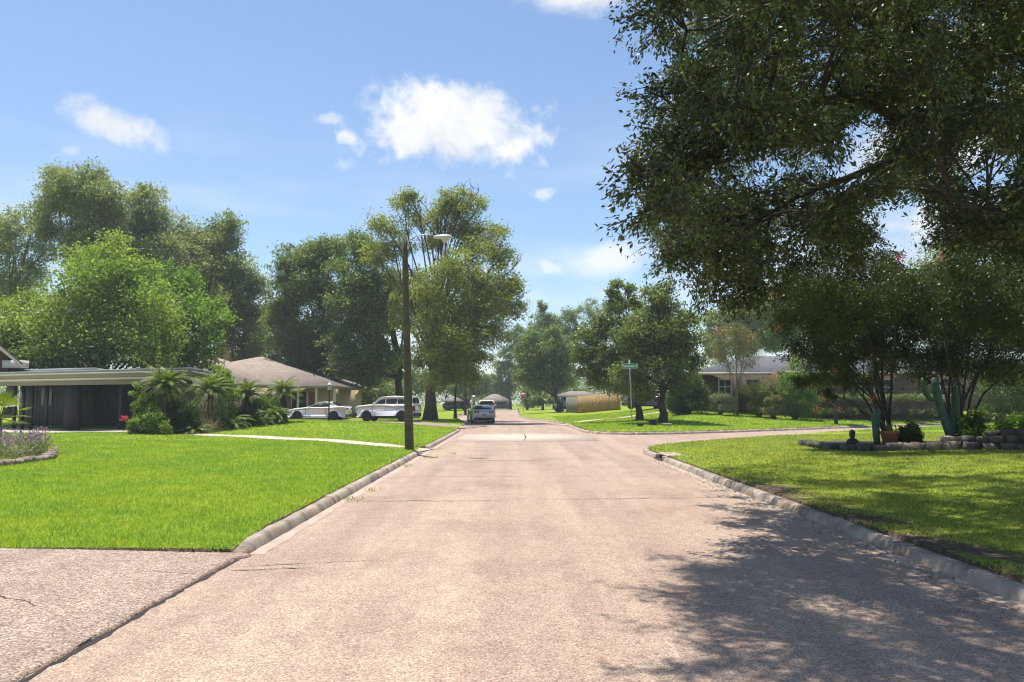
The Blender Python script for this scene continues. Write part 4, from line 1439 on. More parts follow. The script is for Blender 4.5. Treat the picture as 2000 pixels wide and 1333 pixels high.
lo = px_lobes([(1435, 660, 32, 0), (1410, 680, 26, 0), (1462, 665, 24, 0), (1440, 640, 20, 0), (1420, 710, 24, 0), (1455, 705, 24, 0), (1405, 655, 16, 0), (1472, 690, 16, 0)], 55.3, 1)
bb = at(1437, 787, 55.0)
cm_ = multistem('crape_myrtle', 'rusty-pink crape myrtle with pale stems in front of the house window', (bb[0], 55.0, G(bb[0], 55.0)), lo, 9000, .11, .045, 'leaf_rust', 7, .055, 'bark_pale', sig=.26)
for px, py in [(1400, 650), (1468, 655), (1458, 672), (1415, 640), (1395, 700)]:
    blossom(cm_, at(px, py, 54.6), .2, 'pink', 34, .10)

# near crape myrtles in the stone bed
CG = 'crape myrtles in the stone edged bed'
lo = px_lobes([(1560, 560, 60, -1), (1600, 610, 65, 0), (1540, 620, 45, -1), (1650, 560, 70, 0), (1690, 620, 70, 0), (1620, 670, 55, -1), (1570, 690, 40, -1), (1740, 560, 65, 0), (1760, 640, 60, 0), (1700, 690, 45, 0), (1640, 500, 45, 0), (1595, 735, 30, -1), (1655, 740, 32, -.6), (1720, 520, 45, 1), (1525, 570, 28, -1), (1620, 770, 16, -1), (1560, 740, 18, -1), (1660, 700, 40, .5), (1730, 700, 40, 1), (1700, 740, 26, 1), (1600, 700, 36, .6), (1780, 560, 50, 1), (1680, 650, 50, 1.5), (1600, 560, 60, -2.5), (1680, 600, 60, -2.6), (1760, 580, 60, -2.6), (1640, 640, 45, -2.4)], 23.5, 1.2)
bm1 = (11.85, 23.4)
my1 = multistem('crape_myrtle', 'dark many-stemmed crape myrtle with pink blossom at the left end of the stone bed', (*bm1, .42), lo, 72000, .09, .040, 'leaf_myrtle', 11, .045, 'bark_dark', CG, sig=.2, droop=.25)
for px, py, Y, m_ in [(1510, 580, 22.3, 'pink'), (1551, 527, 22.3, 'pink'), (1513, 730, 22.4, 'pink'), (1547, 690, 22.4, 'pink'), (1590, 752, 22.4, 'pink'), (1606, 774, 22.4, 'pink'), (1594, 799, 22.5, 'pink'), (1638, 800, 22.5, 'pink'), (1705, 778, 22.6, 'magenta'), (1630, 725, 22.5, 'pink'), (1520, 640, 22.4, 'pink')]:
    blossom(my1, at(px, py, Y), .055 if m_ == 'pink' else .07, m_, 46, .045)
lo = px_lobes([(1830, 560, 65, 0), (1880, 610, 70, 0), (1830, 640, 60, 0), (1780, 690, 45, 0), (1930, 560, 65, 0), (1950, 640, 65, 0), (1880, 690, 55, 0), (1860, 520, 45, 1), (1990, 600, 60, 0), (2040, 560, 80, 0), (1940, 700, 45, 0), (1830, 700, 40, 0), (2010, 680, 50, 0), (1790, 610, 45, 0), (2100, 640, 80, 0), (1850, 720, 36, 1), (1910, 730, 36, 1), (1800, 730, 30, 1), (1970, 730, 40, 1), (1880, 650, 50, 1.6), (2030, 720, 40, .5), (1840, 600, 60, -2.8), (1920, 610, 60, -2.8), (2000, 640, 60, -2.8), (1900, 540, 60, -2.6)], 23.2, 1.3)
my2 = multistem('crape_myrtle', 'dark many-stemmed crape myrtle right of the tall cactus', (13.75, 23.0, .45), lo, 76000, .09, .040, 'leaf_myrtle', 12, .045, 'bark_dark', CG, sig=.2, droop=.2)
for px, py in [(1758, 506), (1840, 505), (1900, 560)]:
    blossom(my2, at(px, py, 22.3), .07, 'magenta', 50, .045)

# small tree on the lawn across the side street
bs = at(1632, 805, 49.5)
lo = px_lobes([(1632, 745, 22, 0), (1612, 735, 18, 0), (1655, 740, 20, 0), (1635, 715, 22, 0), (1600, 755, 12, 0), (1668, 765, 12, 0)], 49.5, .8)
tree('small_tree', 'small round garden tree on the sunny lawn across the side street', (bs[0], 49.5, G(bs[0], 49.5)), lo, 7000, .12, .06, 'leaf_shrub', .10, 2.6, 'bark_dark', None, sig=.16)

# ------------------------------------------------------------------ shrubs


def shrub(name, label, base, lobes, n, L, W, mat, group=None, droop=0., sig=.14, up=.3, flower=None):
    t = thing(name, label, 'shrub', base, 0, group)
    lowl = lobes.copy()
    lowl[:, 2] = base[2] + .42 * (lobes[:, 2] - base[2])
    lowl[:, 0] += rng.normal(size=len(lowl)) * .15
    lobes = np.concatenate([lobes, lowl])
    lf, ends = foliage(lobes, int(n * 1.5), L, W, sig, .4, up, droop, True, 14)
    mesh_obj('foliage', lf, mat, t, world=True)
    parts = []
    for l, es in zip(lobes, ends):
        for e_ in es[:5]:
            b = np.array(base) + rng.normal(size=3) * np.array([.08, .08, 0])
            parts.append(tube(bez(b, (b + e_) / 2 + np.array([0, 0, .1]), e_, 5), np.linspace(.02, .006, 5), 4, False))
    mesh_obj('stems', merge(parts), 'bark_dark', t, world=True)
    return t


def gp(px, Y):
    x = (px - 1000) / FPX * Y
    return (x, Y, G(x, Y))


SR = 'shrubs along the grey roofed house'
for px, Y, rows, mat, lab, n in [
    (1340, 55, [(1320, 760, 26), (1345, 750, 28), (1365, 765, 22), (1335, 778, 22), (1310, 775, 18), (1355, 735, 16)], 'leaf_shrub', 'large dark evergreen bush at the left corner of the brick house', 13000),
    (1480, 54.6, [(1465, 762, 18), (1490, 760, 20), (1478, 775, 18), (1500, 775, 14)], 'leaf_yellow', 'yellow-green shrub below the house eave beside the crape myrtle', 6000),
    (1550, 53.5, [(1545, 735, 30), (1565, 755, 32), (1535, 765, 24), (1575, 735, 24), (1555, 712, 20), (1580, 770, 20), (1530, 780, 14)], 'leaf_green', 'tall glossy green bush right of the yellow-green shrub', 13000),
    (1405, 54.6, [(1398, 778, 12), (1415, 776, 12), (1425, 780, 10)], 'silverleaf', 'low pale variegated shrub under the house window', 3000),
    (1508, 52.5, [(1500, 783, 9), (1515, 780, 10), (1525, 785, 8)], 'leaf_rust', 'low reddish shrub between the two green bushes', 2500)]:
    lo = px_lobes([(*r, random.uniform(-.6, .3)) for r in rows], Y, .5)
    shrub('house_shrub', lab, gp(px, Y), lo, n, .11, .055, mat, SR)
lo = px_lobes([(x, 777 + random.uniform(-2, 2), 9, random.uniform(-.3, .3)) for x in range(1590, 1850, 9)], 54, .3)
shrub('clipped_hedge', 'long low dark clipped hedge along the right house front', gp(1710, 54), lo, 16000, .10, .05, 'leaf_dark', None, sig=.10)
lo = px_lobes([(1960, 740, 40, 0), (1990, 770, 40, 0), (1930, 765, 30, 0), (2020, 740, 40, 0)], 45, .8)
shrub('tall_shrub', 'blue-green shrub by the right house seen behind the bed', gp(1965, 45), lo, 9000, .13, .05, 'leaf_shrub', None)

# ------------------------------------------------------------------ sago palms and planting by the carport


def frond_mesh(name, length, bend, pairs, leaf, mat):
    P, Q = [], []
    s = np.linspace(0, 1, 9)
    ang = R(62) - bend * s
    pts = np.cumsum(np.c_[np.cos(ang), np.zeros(9), np.sin(ang)] * length / 9, axis=0)
    V, F = tube(pts, np.linspace(.016, .005, 9) * length, 4, False)
    V = list(map(tuple, V))
    for k in range(pairs):
        t = .1 + .9 * k / (pairs - 1)
        i = t * 8; i0 = min(int(i), 7); f = i - i0
        p = pts[i0] * (1 - f) + pts[i0 + 1] * f
        tg = pts[i0 + 1] - pts[i0]; tg /= np.linalg.norm(tg)
        l = leaf * (math.sin(math.pi * (.12 + .84 * t)) ** .6) * (1 if t < .9 else .8)
        upv = np.cross(tg, (0, 1, 0))
        for sd in (-1, 1):
            d = np.array([0, sd, 0]) * .82 + tg * .5 - upv * .28
            d /= np.linalg.norm(d)
            w = tg * .018 * (leaf / .2)
            n0 = len(V)
            V += [tuple(p - w), tuple(p + w), tuple(p + d * l)]
            F.append([n0, n0 + 1, n0 + 2])
    me = np_mesh(name, np.array(V), F)
    me.materials.append(M[mat])
    return me


FR = frond_mesh('frond', 1.15, R(85), 26, .21, 'frond')
FRD = frond_mesh('dry_frond', 1.0, R(60), 20, .15, 'frond_dry')


def sago(label, base, h, tr, scale, n, group, lean=(0, 0), dry=8, low=False):
    t = thing('sago_palm', label, 'palm', base, 0, group)
    if h > .15:
        prof = np.linspace(0, 1, 12)
        V, F = tube(np.c_[lean[0] * prof ** 1.5, lean[1] * prof ** 1.5, h * prof - .1], tr * (1 + .12 * (np.arange(12) % 2)) * (1 - .2 * prof), 9)
        mesh_obj('trunk', (V, F), 'bark_dark', t)
    for k in range(n):
        a = k * 2.399963 + random.uniform(-.15, .15)
        lvl = k / n
        o = bpy.data.objects.new('frond', FR)
        COL.objects.link(o)
        o.parent = t
        o.location = (lean[0], lean[1], h - .12)
        pitch = R(-34 + 78 * lvl) + random.uniform(-.12, .12)
        if low:
            pitch = R(-5 + 50 * lvl)
        o.rotation_euler = (random.uniform(-.2, .2), pitch, a)
        s = scale * random.uniform(.85, 1.12)
        o.scale = (s, s, s)
    for k in range(dry):
        o = bpy.data.objects.new('dry_frond', FRD)
        COL.objects.link(o)
        o.parent = t
        o.location = (lean[0], lean[1], h - .2)
        o.rotation_euler = (0, R(random.uniform(85, 115)), random.uniform(0, 6.28))
        o.scale = (scale * .9,) * 3
    return t


SG = 'sago palms in front of the flat roofed house'
sago('largest sago palm, in front of the carport corner', (*at(345, 830, 35.2)[:2], G(*at(345, 830, 35.2)[:2])), 2.15, .2, 1.28, 54, SG, (-.55, 0), 12)
sago('second sago palm, with bright upright fronds by the stone wall', (*at(410, 815, 37.2)[:2], G(*at(410, 815, 37.2)[:2])), 1.95, .15, 1.15, 44, SG, (0, 0), 6)
sago('third sago palm, with drooping yellowish fronds', (*at(482, 815, 40)[:2], G(*at(482, 815, 40)[:2])), 1.75, .15, 1.05, 32, SG, (0, 0), 9)
sago('rightmost sago palm, next to the white coupe', (*at(556, 818, 43.5)[:2], G(*at(556, 818, 43.5)[:2])), 1.75, .16, 1.15, 44, SG, (-.1, 0), 12)
LG = 'low trunkless sago palms'
sago('low trunkless sago at the foot of the largest palm', (*at(378, 828, 34.8)[:2], G(*at(378, 828, 34.8)[:2])), .1, .1, .95, 24, LG, dry=0, low=True)
sago('low trunkless sago between the middle palms', (*at(450, 825, 38.0)[:2], G(*at(450, 825, 38)[:2])), .3, .1, 1.15, 28, LG, dry=3, low=True)
sago('low trunkless sago beside the rightmost palm', (*at(532, 818, 42)[:2], G(*at(532, 818, 42)[:2])), .5, .12, 1.15, 30, LG, dry=3, low=True)
sago('small low sago at the end of the row near the coupe wheel', (*at(510, 818, 41)[:2], G(*at(510, 818, 41)[:2])), .25, .12, 1.0, 22, LG, dry=2, low=True)
SH = 'shrubs among the sago palms'
for px, Y, rows, mat, lab, n, L in [
    (290, 34.6, [(282, 775, 13), (272, 795, 14), (296, 806, 16), (268, 752, 8), (262, 770, 8), (300, 785, 10)], 'leaf_fern', 'lacy bright green shrub left of the largest palm', 3000, .10),
    (285, 33.8, [(275, 824, 15), (305, 818, 17), (258, 828, 10), (322, 830, 10), (290, 812, 10)], 'leaf_fern', 'spreading light green shrub at the carport lawn edge', 3800, .09),
    (430, 39, [(432, 735, 16), (445, 750, 16), (425, 720, 12), (450, 770, 16), (440, 730, 12)], 'leaf_lime', 'tall lime green leafy bush against the brown roof', 4200, .12),
    (400, 38.2, [(385, 785, 20), (400, 800, 20), (375, 760, 12), (425, 795, 20)], 'silverleaf', 'grey flowering shrub between the first two palms', 4200, .09),
    (470, 40, [(460, 800, 20), (485, 800, 20), (440, 790, 18), (500, 790, 16), (475, 775, 14)], 'leaf_shrub', 'dark shrub mass between the middle palms', 6500, .11),
    (345, 35.0, [(330, 812, 18), (355, 818, 16), (370, 800, 18), (345, 790, 14)], 'leaf_shrub', 'dark undergrowth round the foot of the largest palm', 5200, .10),
    (520, 42.5, [(505, 800, 16), (530, 790, 18), (545, 805, 16), (515, 780, 12)], 'leaf_green', 'leafy green shrub behind the low palms near the coupe', 4500, .10)]:
    lo = px_lobes([(*r, random.uniform(-.4, .3)) for r in rows], Y, .3)
    shrub('garden_shrub', lab, gp(px, Y), lo, n, L, L * .45, mat, SH, sig=.13)
# dry ornamental grass
bx = gp(408, 35.6)
n = 160
D = unit(n) * .5; D[:, 2] = 1
Vl, Fl = leaves(np.array(bx) + rng.normal(size=(n, 3)) * [.12, .12, .02], .9, .02, 0, D=D)
tag(link('dry_grass_clump', np_mesh('dry_grass_clump', Vl, Fl), 'frond_dry'), 'straw-coloured ornamental grass clump at the foot of the palms', 'grass')
# long arching wands rising behind the big palm
wd = thing('arching_wand_plant', 'plant with three long arching leafy wands above the largest palm', 'shrub', gp(322, 35.6))
for a, b, c in [((335, 770), (290, 690), (238, 700)), ((318, 760), (305, 720), (312, 680)), ((328, 760), (335, 700), (362, 668))]:
    A, B_, C_ = at(*a, 35.4), at(*b, 35.4), at(*c, 35.2)
    p = bez(A, B_, C_, 10)
    st = mesh_obj('wand', tube(p, np.linspace(.03, .012, 10), 5), 'leaf_yellow', wd, world=True)
    q = p[rng.integers(3, 10, 110)] + rng.normal(size=(110, 3)) * .05
    V, F = leaves(q, .10, .045, .3)
    mesh_obj('leaves', (V, F), 'leaf_yellow', wd, world=True)
bl = thing('pink_flower', 'bright pink blossom at the edge of the carport shrubs', 'flower', gp(243, 34.2))
blossom(bl, at(243, 817, 33.6), .06, 'magenta', 50, .08)
mesh_obj('stem', tube([gp(245, 34.0), at(244, 818, 33.7)], .012, 5), 'bark_dark', bl, world=True)

# ------------------------------------------------------------------ flower bed, left edge
M['stone'] = surf('field_stone', (.30, .235, .18), (.17, .13, .10), 4, .9, .5, 10)
M['stone_dark'] = surf('grey_stone', (.12, .105, .09), (.065, .057, .05), 4, .9, .5, 10)


def rock(cx, cy, cz, sx, sy, sz, seed):
    bm = bmesh.new()
    bmesh.ops.create_cube(bm, size=1)
    bmesh.ops.subdivide_edges(bm, edges=bm.edges[:], cuts=1, use_grid_fill=True)
    rr = random.Random(seed)
    for v in bm.verts:
        k = 1.0 if v.co.length < .6 else .97 if v.co.length < .75 else .93
        v.co *= k
        v.co += Vector((rr.uniform(-.09, .09), rr.uniform(-.09, .09), rr.uniform(-.11, .11)))
    bmesh.ops.scale(bm, vec=(sx, sy, sz), verts=bm.verts)
    bmesh.ops.rotate(bm, matrix=Matrix.Rotation(rr.uniform(-.35, .35), 3, 'Z'), verts=bm.verts)
    bmesh.ops.translate(bm, vec=(cx, cy, cz), verts=bm.verts)
    V = [tuple(v.co) for v in bm.verts]
    bm.verts.index_update()
    F = [[v.index for v in f.verts] for f in bm.faces]
    bm.free()
    return V, F


eb = [at(-60, 918, 16.6), at(0, 906, 17.6), at(45, 900, 18.4), at(97, 888, 19.6), at(100, 874, 22.5)]
se = thing('stone_edging', 'low row of tan stones edging the purple flower bed', 'edging', (-12.5, 18.5, .2))
P = np.array([p[:2] for p in eb])
d = np.concatenate([[0], np.cumsum(np.linalg.norm(np.diff(P, axis=0), axis=1))])
s = 0; k = 0
while s < d[-1]:
    w = random.uniform(.2, .34)
    x, y = np.interp(s + w / 2, d, P[:, 0]), np.interp(s + w / 2, d, P[:, 1])
    mesh_obj('stone', rock(x, y, G(x, y) + .05, w * .95, .24, random.uniform(.14, .2), k), 'stone', se, world=True)
    s += w; k += 1
fp = []
for i in range(46):
    y = random.uniform(17.6, 22.0)
    xe = np.interp(y, P[:, 1], P[:, 0])
    fp.append((xe - random.uniform(.15, 3.2), y))
allv = {'stalk': [], 'silverleaf': [], 'purple': [], 'yl': []}
for i, (x, y) in enumerate(fp):
    n = 150
    z0 = G(x, y)
    h = random.uniform(.4, .72)
    B = np.c_[rng.normal(x, .16, n), rng.normal(y, .16, n), z0 + rng.uniform(.03, h * .75, n)]
    D = unit(n) * .5; D[:, 2] += .8
    yellow = i % 5 == 0
    allv['yl' if yellow else 'silverleaf'].append(leaves(B, .12, .022 if not yellow else .05, .1, D=D))
    m = 60
    T = np.c_[rng.normal(x, .17, m), rng.normal(y, .17, m), z0 + h * rng.uniform(.75, 1.12, m)]
    D = unit(m) * .25; D[:, 2] += 1
    if not yellow:
        allv['purple'].append(leaves(T, .10, .03, 0, D=D))


def catq(lst):
    V = np.concatenate([v for v, f in lst]); n = len(V)
    return V, np.arange(n).reshape(-1, 4)


fb_ = bpy.data.objects.new('flower_patch', None); COL.objects.link(fb_); fb_.location = (-14, 19.5, .2)
fb_['kind'] = 'stuff'; fb_['label'] = 'mass of grey-green plants with purple flower spikes inside the stone edging'
mesh_obj('foliage', catq(allv['silverleaf']), 'silverleaf', fb_, world=True)
mesh_obj('yellow_foliage', catq(allv['yl']), 'leaf_yellow', fb_, world=True)
mesh_obj('flower_spikes', catq(allv['purple']), 'purple', fb_, world=True)
soil = ground_strip([(-13.6, 17.2), (-14.6, 22.2)], 3.0, 'dirt', 'flower_bed_soil', .015)
# fan palm at left edge
fpalm = thing('fan_palm', 'small fan palm with spiky leaves at the left edge behind the flowers', 'palm', gp(2, 22.5))
hp = 1.0
mesh_obj('trunk', tube([(0, 0, -.1), (.02, 0, hp)], [.12, .09], 8), 'bark_dark', fpalm)
for k in range(16):
    a = k * 2.4; el = R(75 - 100 * k / 16)
    d0 = np.array([math.cos(a) * math.cos(el), math.sin(a) * math.cos(el), math.sin(el)])
    c = np.array([0, 0, hp]) + d0 * .55
    parts = [tube([(0, 0, hp), c], [.014, .01], 4, False)]
    sd = np.cross(d0, (0, 0, 1)); sd /= np.linalg.norm(sd) + 1e-6
    V, F = [], []
    for q in np.linspace(-1.25, 1.25, 17):
        dd_ = d0 * math.cos(q) + sd * math.sin(q)
        tip = c + dd_ * .5 - np.array([0, 0, .06])
        w = np.cross(dd_, np.cross(d0, sd)) * .018
        n0 = len(V)
        V += [tuple(c - w * .4), tuple(c + dd_ * .25 + w), tuple(tip), tuple(c + dd_ * .25 - w)]
        F.append([n0, n0 + 1, n0 + 2, n0 + 3])
    parts.append((V, F))
    mesh_obj('fan_leaf', merge(parts), 'frond', fpalm)

# ------------------------------------------------------------------ stone bed, right
rb = [at(1640, 880, 21.7), at(1700, 882, 21.4), at(1780, 884, 21.2), at(1860, 888, 20.8), at(1930, 892, 20.3), at(2010, 900, 19.7), at(2100, 912, 19.0)]
rs = thing('stone_border', 'rough stone border round the shady bed on the right lawn', 'edging', (12, 21, .3))
P = np.array([p[:2] for p in rb])
d = np.concatenate([[0], np.cumsum(np.linalg.norm(np.diff(P, axis=0), axis=1))])


def stone_row(s0, s1, zoff, hh, deep, seed, wid=(.3, .52), back=0.0):
    s = s0; k = seed
    while s < s1:
        w = random.uniform(*wid)
        x, y = np.interp(s + w / 2, d, P[:, 0]), np.interp(s + w / 2, d, P[:, 1]) + back
        h = hh * random.uniform(.8, 1.15)
        mesh_obj('stone', rock(x, y + random.uniform(-.04, .04), G(x, y) + zoff + h / 2 - .03, w * .97, deep * random.uniform(.8, 1.2), h, k), 'stone_dark' if random.random() < .7 else 'stone', rs, world=True)
        s += w; k += 1


stone_row(0, d[-1], 0, .24, .34, 100)
stone_row(d[-1] * .48, d[-1], .21, .2, .34, 200, back=.12)
stone_row(d[-1] * .68, d[-1], .38, .18, .32, 300, back=.25)
# left end returns away from the viewer
for k in range(7):
    x, y = P[0][0] - .12 - .05 * k + .0, P[0][1] + .3 + .34 * k
    mesh_obj('stone', rock(x + .06 * k, y, G(x, y) + .08, .34, .36, .22, 400 + k), 'stone_dark', rs, world=True)
bs_ = prism([(9.75, 21.75), (11.4, 21.4), (14.8, 19.9), (17, 19.2), (19, 25), (10.2, 24.6)], .2, .40)
kind(mesh_obj('planting_soil', bs_, 'dirt'), 'structure')
zs = .40
M['cactus'] = surf('blue_green_cactus', (.05, .125, .09), (.03, .075, .055), 5, .6, .2, 20)
M['cactus_dark'] = surf('green_cactus', (.05, .12, .05), (.03, .08, .035), 5, .6, .2, 20)


def ribbed(path, r, ribs=9, mat='cactus'):
    P = np.array(path, float)
    T = np.gradient(P, axis=0); T /= np.linalg.norm(T, axis=1)[:, None]
    a = np.cross(T[0], (0, 1, 0)); a /= np.linalg.norm(a)
    V, F = [], []
    k = ribs * 2
    for i in range(len(P)):
        a = a - T[i] * np.dot(a, T[i]); a /= np.linalg.norm(a)
        b = np.cross(T[i], a)
        for s in range(k):
            rr = r[i] * (1.0 if s % 2 == 0 else .74)
            th = 2 * math.pi * s / k
            V.append(P[i] + rr * (math.cos(th) * a + math.sin(th) * b))
    for i in range(len(P) - 1):
        for s in range(k):
            F.append([i * k + s, i * k + (s + 1) % k, (i + 1) * k + (s + 1) % k, (i + 1) * k + s])
    F += [list(range(k))[::-1], [(len(P) - 1) * k + s for s in range(k)]]
    return np.array(V), F


YC = 21.7
cb = at(1862, 868, YC)
ca = thing('columnar_cactus', 'tall leaning blue-green columnar cactus with a raised side arm', 'cactus', (cb[0], YC, zs))
p = [at(1862, 872, YC), at(1852, 840, YC), at(1838, 800, YC), at(1830, 770, YC), at(1826, 750, YC), at(1824, 741, YC), at(1823.5, 738, YC)]
mesh_obj('column', ribbed(p, [.115, .118, .118, .115, .105, .075, .025]), 'cactus', ca, False, world=True)
p = [at(1838, 785, YC), at(1815, 778, YC), at(1806, 765, YC), at(1802, 745, YC), at(1801, 738, YC)]
mesh_obj('arm', ribbed(p, [.06, .075, .075, .06, .02], 8), 'cactus_dark', ca, False, world=True)
ca2 = thing('columnar_cactus', 'short upright dark green cactus behind the leaning one', 'cactus', (*at(1868, 868, 22.3)[:2], zs))
p = [at(1866, 868, 22.3), at(1867, 820, 22.3), at(1866, 775, 22.3), at(1866, 760, 22.3), at(1866, 755, 22.3)]
mesh_obj('column', ribbed(p, [.11, .115, .11, .08, .03]), 'cactus_dark', ca2, False, world=True)
ca3 = thing('barrel_cactus', 'small knobbly cactus standing left of the terracotta pot', 'cactus', (*at(1711, 866, 22)[:2], zs))
p = [at(1713, 868, 22), at(1711, 850, 22), at(1710, 830, 22), at(1708, 815, 22), at(1711, 806, 22), at(1712, 802, 22)]
mesh_obj('column', ribbed(p, [.09, .10, .11, .12, .10, .04], 7), 'cactus', ca3, False, world=True)
mesh_obj('knob', ribbed([at(1708, 818, 22), at(1717, 808, 21.9), at(1718, 803, 21.9)], [.06, .06, .02], 6), 'cactus_dark', ca3, True, world=True)
M['terracotta'] = surf('terracotta', (.26, .10, .05), (.18, .07, .035), 5, .85)
pt_ = at(1738, 864, 21.9)
pot = thing('flower_pot', 'terracotta pot with a spiky plant in the stone bed', 'pot', (pt_[0], 21.9, zs))
mesh_obj('pot_body', lathe([(.16, 0), (.18, .05), (.235, .34), (.26, .35), (.265, .43), (.24, .44), (.225, .40)], 22), 'terracotta', pot, True)
mesh_obj('potting_soil', lathe([(.0, .385), (.224, .385), (.224, .39), (0, .39)], 16), 'dirt', pot)
for k in range(18):
    a = k * 2.4; el = R(random.uniform(45, 85))
    d0 = np.array([math.cos(a) * math.cos(el), math.sin(a) * math.cos(el), math.sin(el)])
    sd = np.cross(d0, (0, 0, 1)); sd /= np.linalg.norm(sd)
    b = np.array([0, 0, .38])
    l = random.uniform(.22, .42)
    V = [b - sd * .022, b + sd * .022, b + d0 * l * .5 + sd * .02 - [0, 0, .01], b + d0 * l, b + d0 * l * .5 - sd * .02 - [0, 0, .01]]
    mesh_obj('spiky_leaf', (V, [[0, 1, 2, 4], [4, 2, 3]]), 'frond', pot)
# bust
M['bronze'] = surf('dark_bronze', (.035, .032, .032), (.02, .018, .018), 8, .55)
bp = at(1665, 862, 22.1)
bust = thing('garden_bust', 'small dark bust sculpture on the left end of the stone border', 'statue', (bp[0], 22.1, zs))
bmh = bmesh.new()
bmesh.ops.create_uvsphere(bmh, u_segments=18, v_segments=14, radius=.1)
for v in bmh.verts:
    x, y, z = v.co
    v.co = Vector((x * .86, y * (1.02 if y > 0 else .95), z * 1.28))
    if y < -.04:
        nose = math.exp(-((x / .02) ** 2 + ((z + .0) / .035) ** 2)) * .035
        brow = math.exp(-((z - .045) / .015) ** 2) * .008
        eye = -math.exp(-(((abs(x) - .035) / .016) ** 2 + ((z - .025) / .012) ** 2)) * .012
        chin = math.exp(-((x / .035) ** 2 + ((z + .1) / .03) ** 2)) * .03
        v.co.y -= nose + brow + eye + chin
    v.co.z += .35
V = [tuple(v.co) for v in bmh.verts]; bmh.verts.index_update()
F = [[v.index for v in f.verts] for f in bmh.faces]; bmh.free()
mesh_obj('head', (V, F), 'bronze', bust, True)
Vs, Fs = lathe([(.13, 0), (.16, .05), (.175, .12), (.13, .18), (.065, .22), (.055, .30)], 18)
Vs = np.array(Vs) * [1.1, .7, 1]
mesh_obj('shoulders', (Vs, Fs), 'bronze', bust, True)
# low plants in the bed
BG = 'low plants in the stone edged bed'
for px, Y, rows, mat, lab, n in [
    (1775, 22.4, [(1765, 845, 14), (1785, 840, 14), (1775, 855, 12)], 'leaf_shrub', 'low leafy plant right of the terracotta pot', 1500),
    (1905, 21.6, [(1895, 830, 18), (1910, 815, 18), (1905, 850, 16), (1920, 840, 14)], 'leaf_shrub', 'broad-leaved plant right of the short cactus', 2200),
    (1960, 21, [(1950, 850, 18), (1975, 840, 22), (1990, 825, 22), (1960, 830, 16), (2010, 840, 24)], 'leaf_green', 'leafy green plant above the stacked stones', 3200)]:
    lo = px_lobes([(*r, random.uniform(-.2, .2)) for r in rows], Y, .2)
    x = (px - 1000) / FPX * Y
    shrub('bed_plant', lab, (x, Y, zs), lo, n, .13, .05, mat, BG, sig=.12)

# ------------------------------------------------------------------ the big oak at the right
otrunk = np.array([10.8, 11.2, G(10.8, 11.2)])
oak = thing('overhanging_oak', 'huge dark oak whose leafy limbs overhang the street from the right', 'tree', otrunk)
outline = [(1300, -30), (1285, 60), (1325, 150), (1275, 205), (1280, 270), (1240, 370), (1258, 440), (1310, 480), (1335, 530), (1370, 565), (1430, 600), (1500, 560), (1560, 520), (1640, 500), (1700, 480), (1760, 420), (1840, 430), (1900, 480), (2000, 520), (2120, 560), (2500, 560), (2600, 200), (2600, -900), (880, -900), (950, -420), (1080, -170), (1200, -70)]
gaps = [(1580, 90, 30), (1700, 250, 26), (1650, 320, 38), (1500, 330, 30), (1930, 330, 40), (1760, 430, 45), (1830, 240, 22), (1410, 350, 26), (1545, 470, 26), (1960, 130, 20), (1830, 40, 18)]
ol = []
for layer in range(4):
    for gx_ in np.arange(900, 2600, 70):
        for gy_ in np.arange(-860, 610, 70):
            px, py = gx_ + random.uniform(-35, 35), gy_ + random.uniform(-35, 35)
            off = px > 2060 or py < -70
            if off and layer >= 2:
                continue
            if not inpoly(np.array([px]), np.array([py]), outline)[0]:
                continue
            if any((px - a) ** 2 + (py - b) ** 2 < (c * 1.6) ** 2 for a, b, c in gaps):
                continue
            near_edge = px < 1330
            Y = (random.uniform(8.2, 11.0) if random.random() < .6 else random.uniform(11, 17)) if near_edge else random.uniform(7.4, 16.5)
            if py > 380 and not near_edge:
                Y = random.uniform(8.5, 12.5)
            if py < -70:
                Y = random.uniform(5.6, 10.5) if px < 1500 else random.uniform(5.2, 12.5)
            q = at(px, py, Y)
            if q[2] > 13 or q[0] > 17:
                continue
            ol.append((*q, random.uniform(.28, .48), off))
for k in range(860):        # upper and rear part of the crown
    q = np.array([random.uniform(3.5, 18), random.uniform(7, 24), random.uniform(6.0, 10.5)])
    if ((q[0] - 10.5) / 7.5) ** 2 + ((q[1] - 15) / 9.5) ** 2 > 1:
        continue
    dq = (q - [0, 0, CAM_H]); fw = dq[1] * math.cos(PITCH) + dq[2] * math.sin(PITCH); upq = dq[2] * math.cos(PITCH) - dq[1] * math.sin(PITCH)
    px, py = 1000 + FPX * dq[0] / fw, 666.5 - FPX * upq / fw
    if py > 0 and px < 2000 and (not inpoly(np.array([px]), np.array([py]), outline)[0] or any((px - a) ** 2 + (py - b) ** 2 < (c * 1.6) ** 2 for a, b, c in gaps)):
        continue
    ol.append((*q, random.uniform(.35, .6), True))
for k in range(70):         # leaves above the street, over the viewer's right
    Yq = random.uniform(6.6, 9.8)
    zq = max(7.6, 2.3 + .66 * Yq) + random.uniform(0, 1.6)
    ol.append((random.uniform(.1, 1.9), Yq, zq, random.uniform(.35, .5), True))
for k in range(46):         # far tips over the curb
    Yq = random.uniform(15.2, 18.5)
    q = at(random.uniform(1265, 1420), random.uniform(330, 500), Yq)
    ol.append((*q, random.uniform(.4, .6), True))
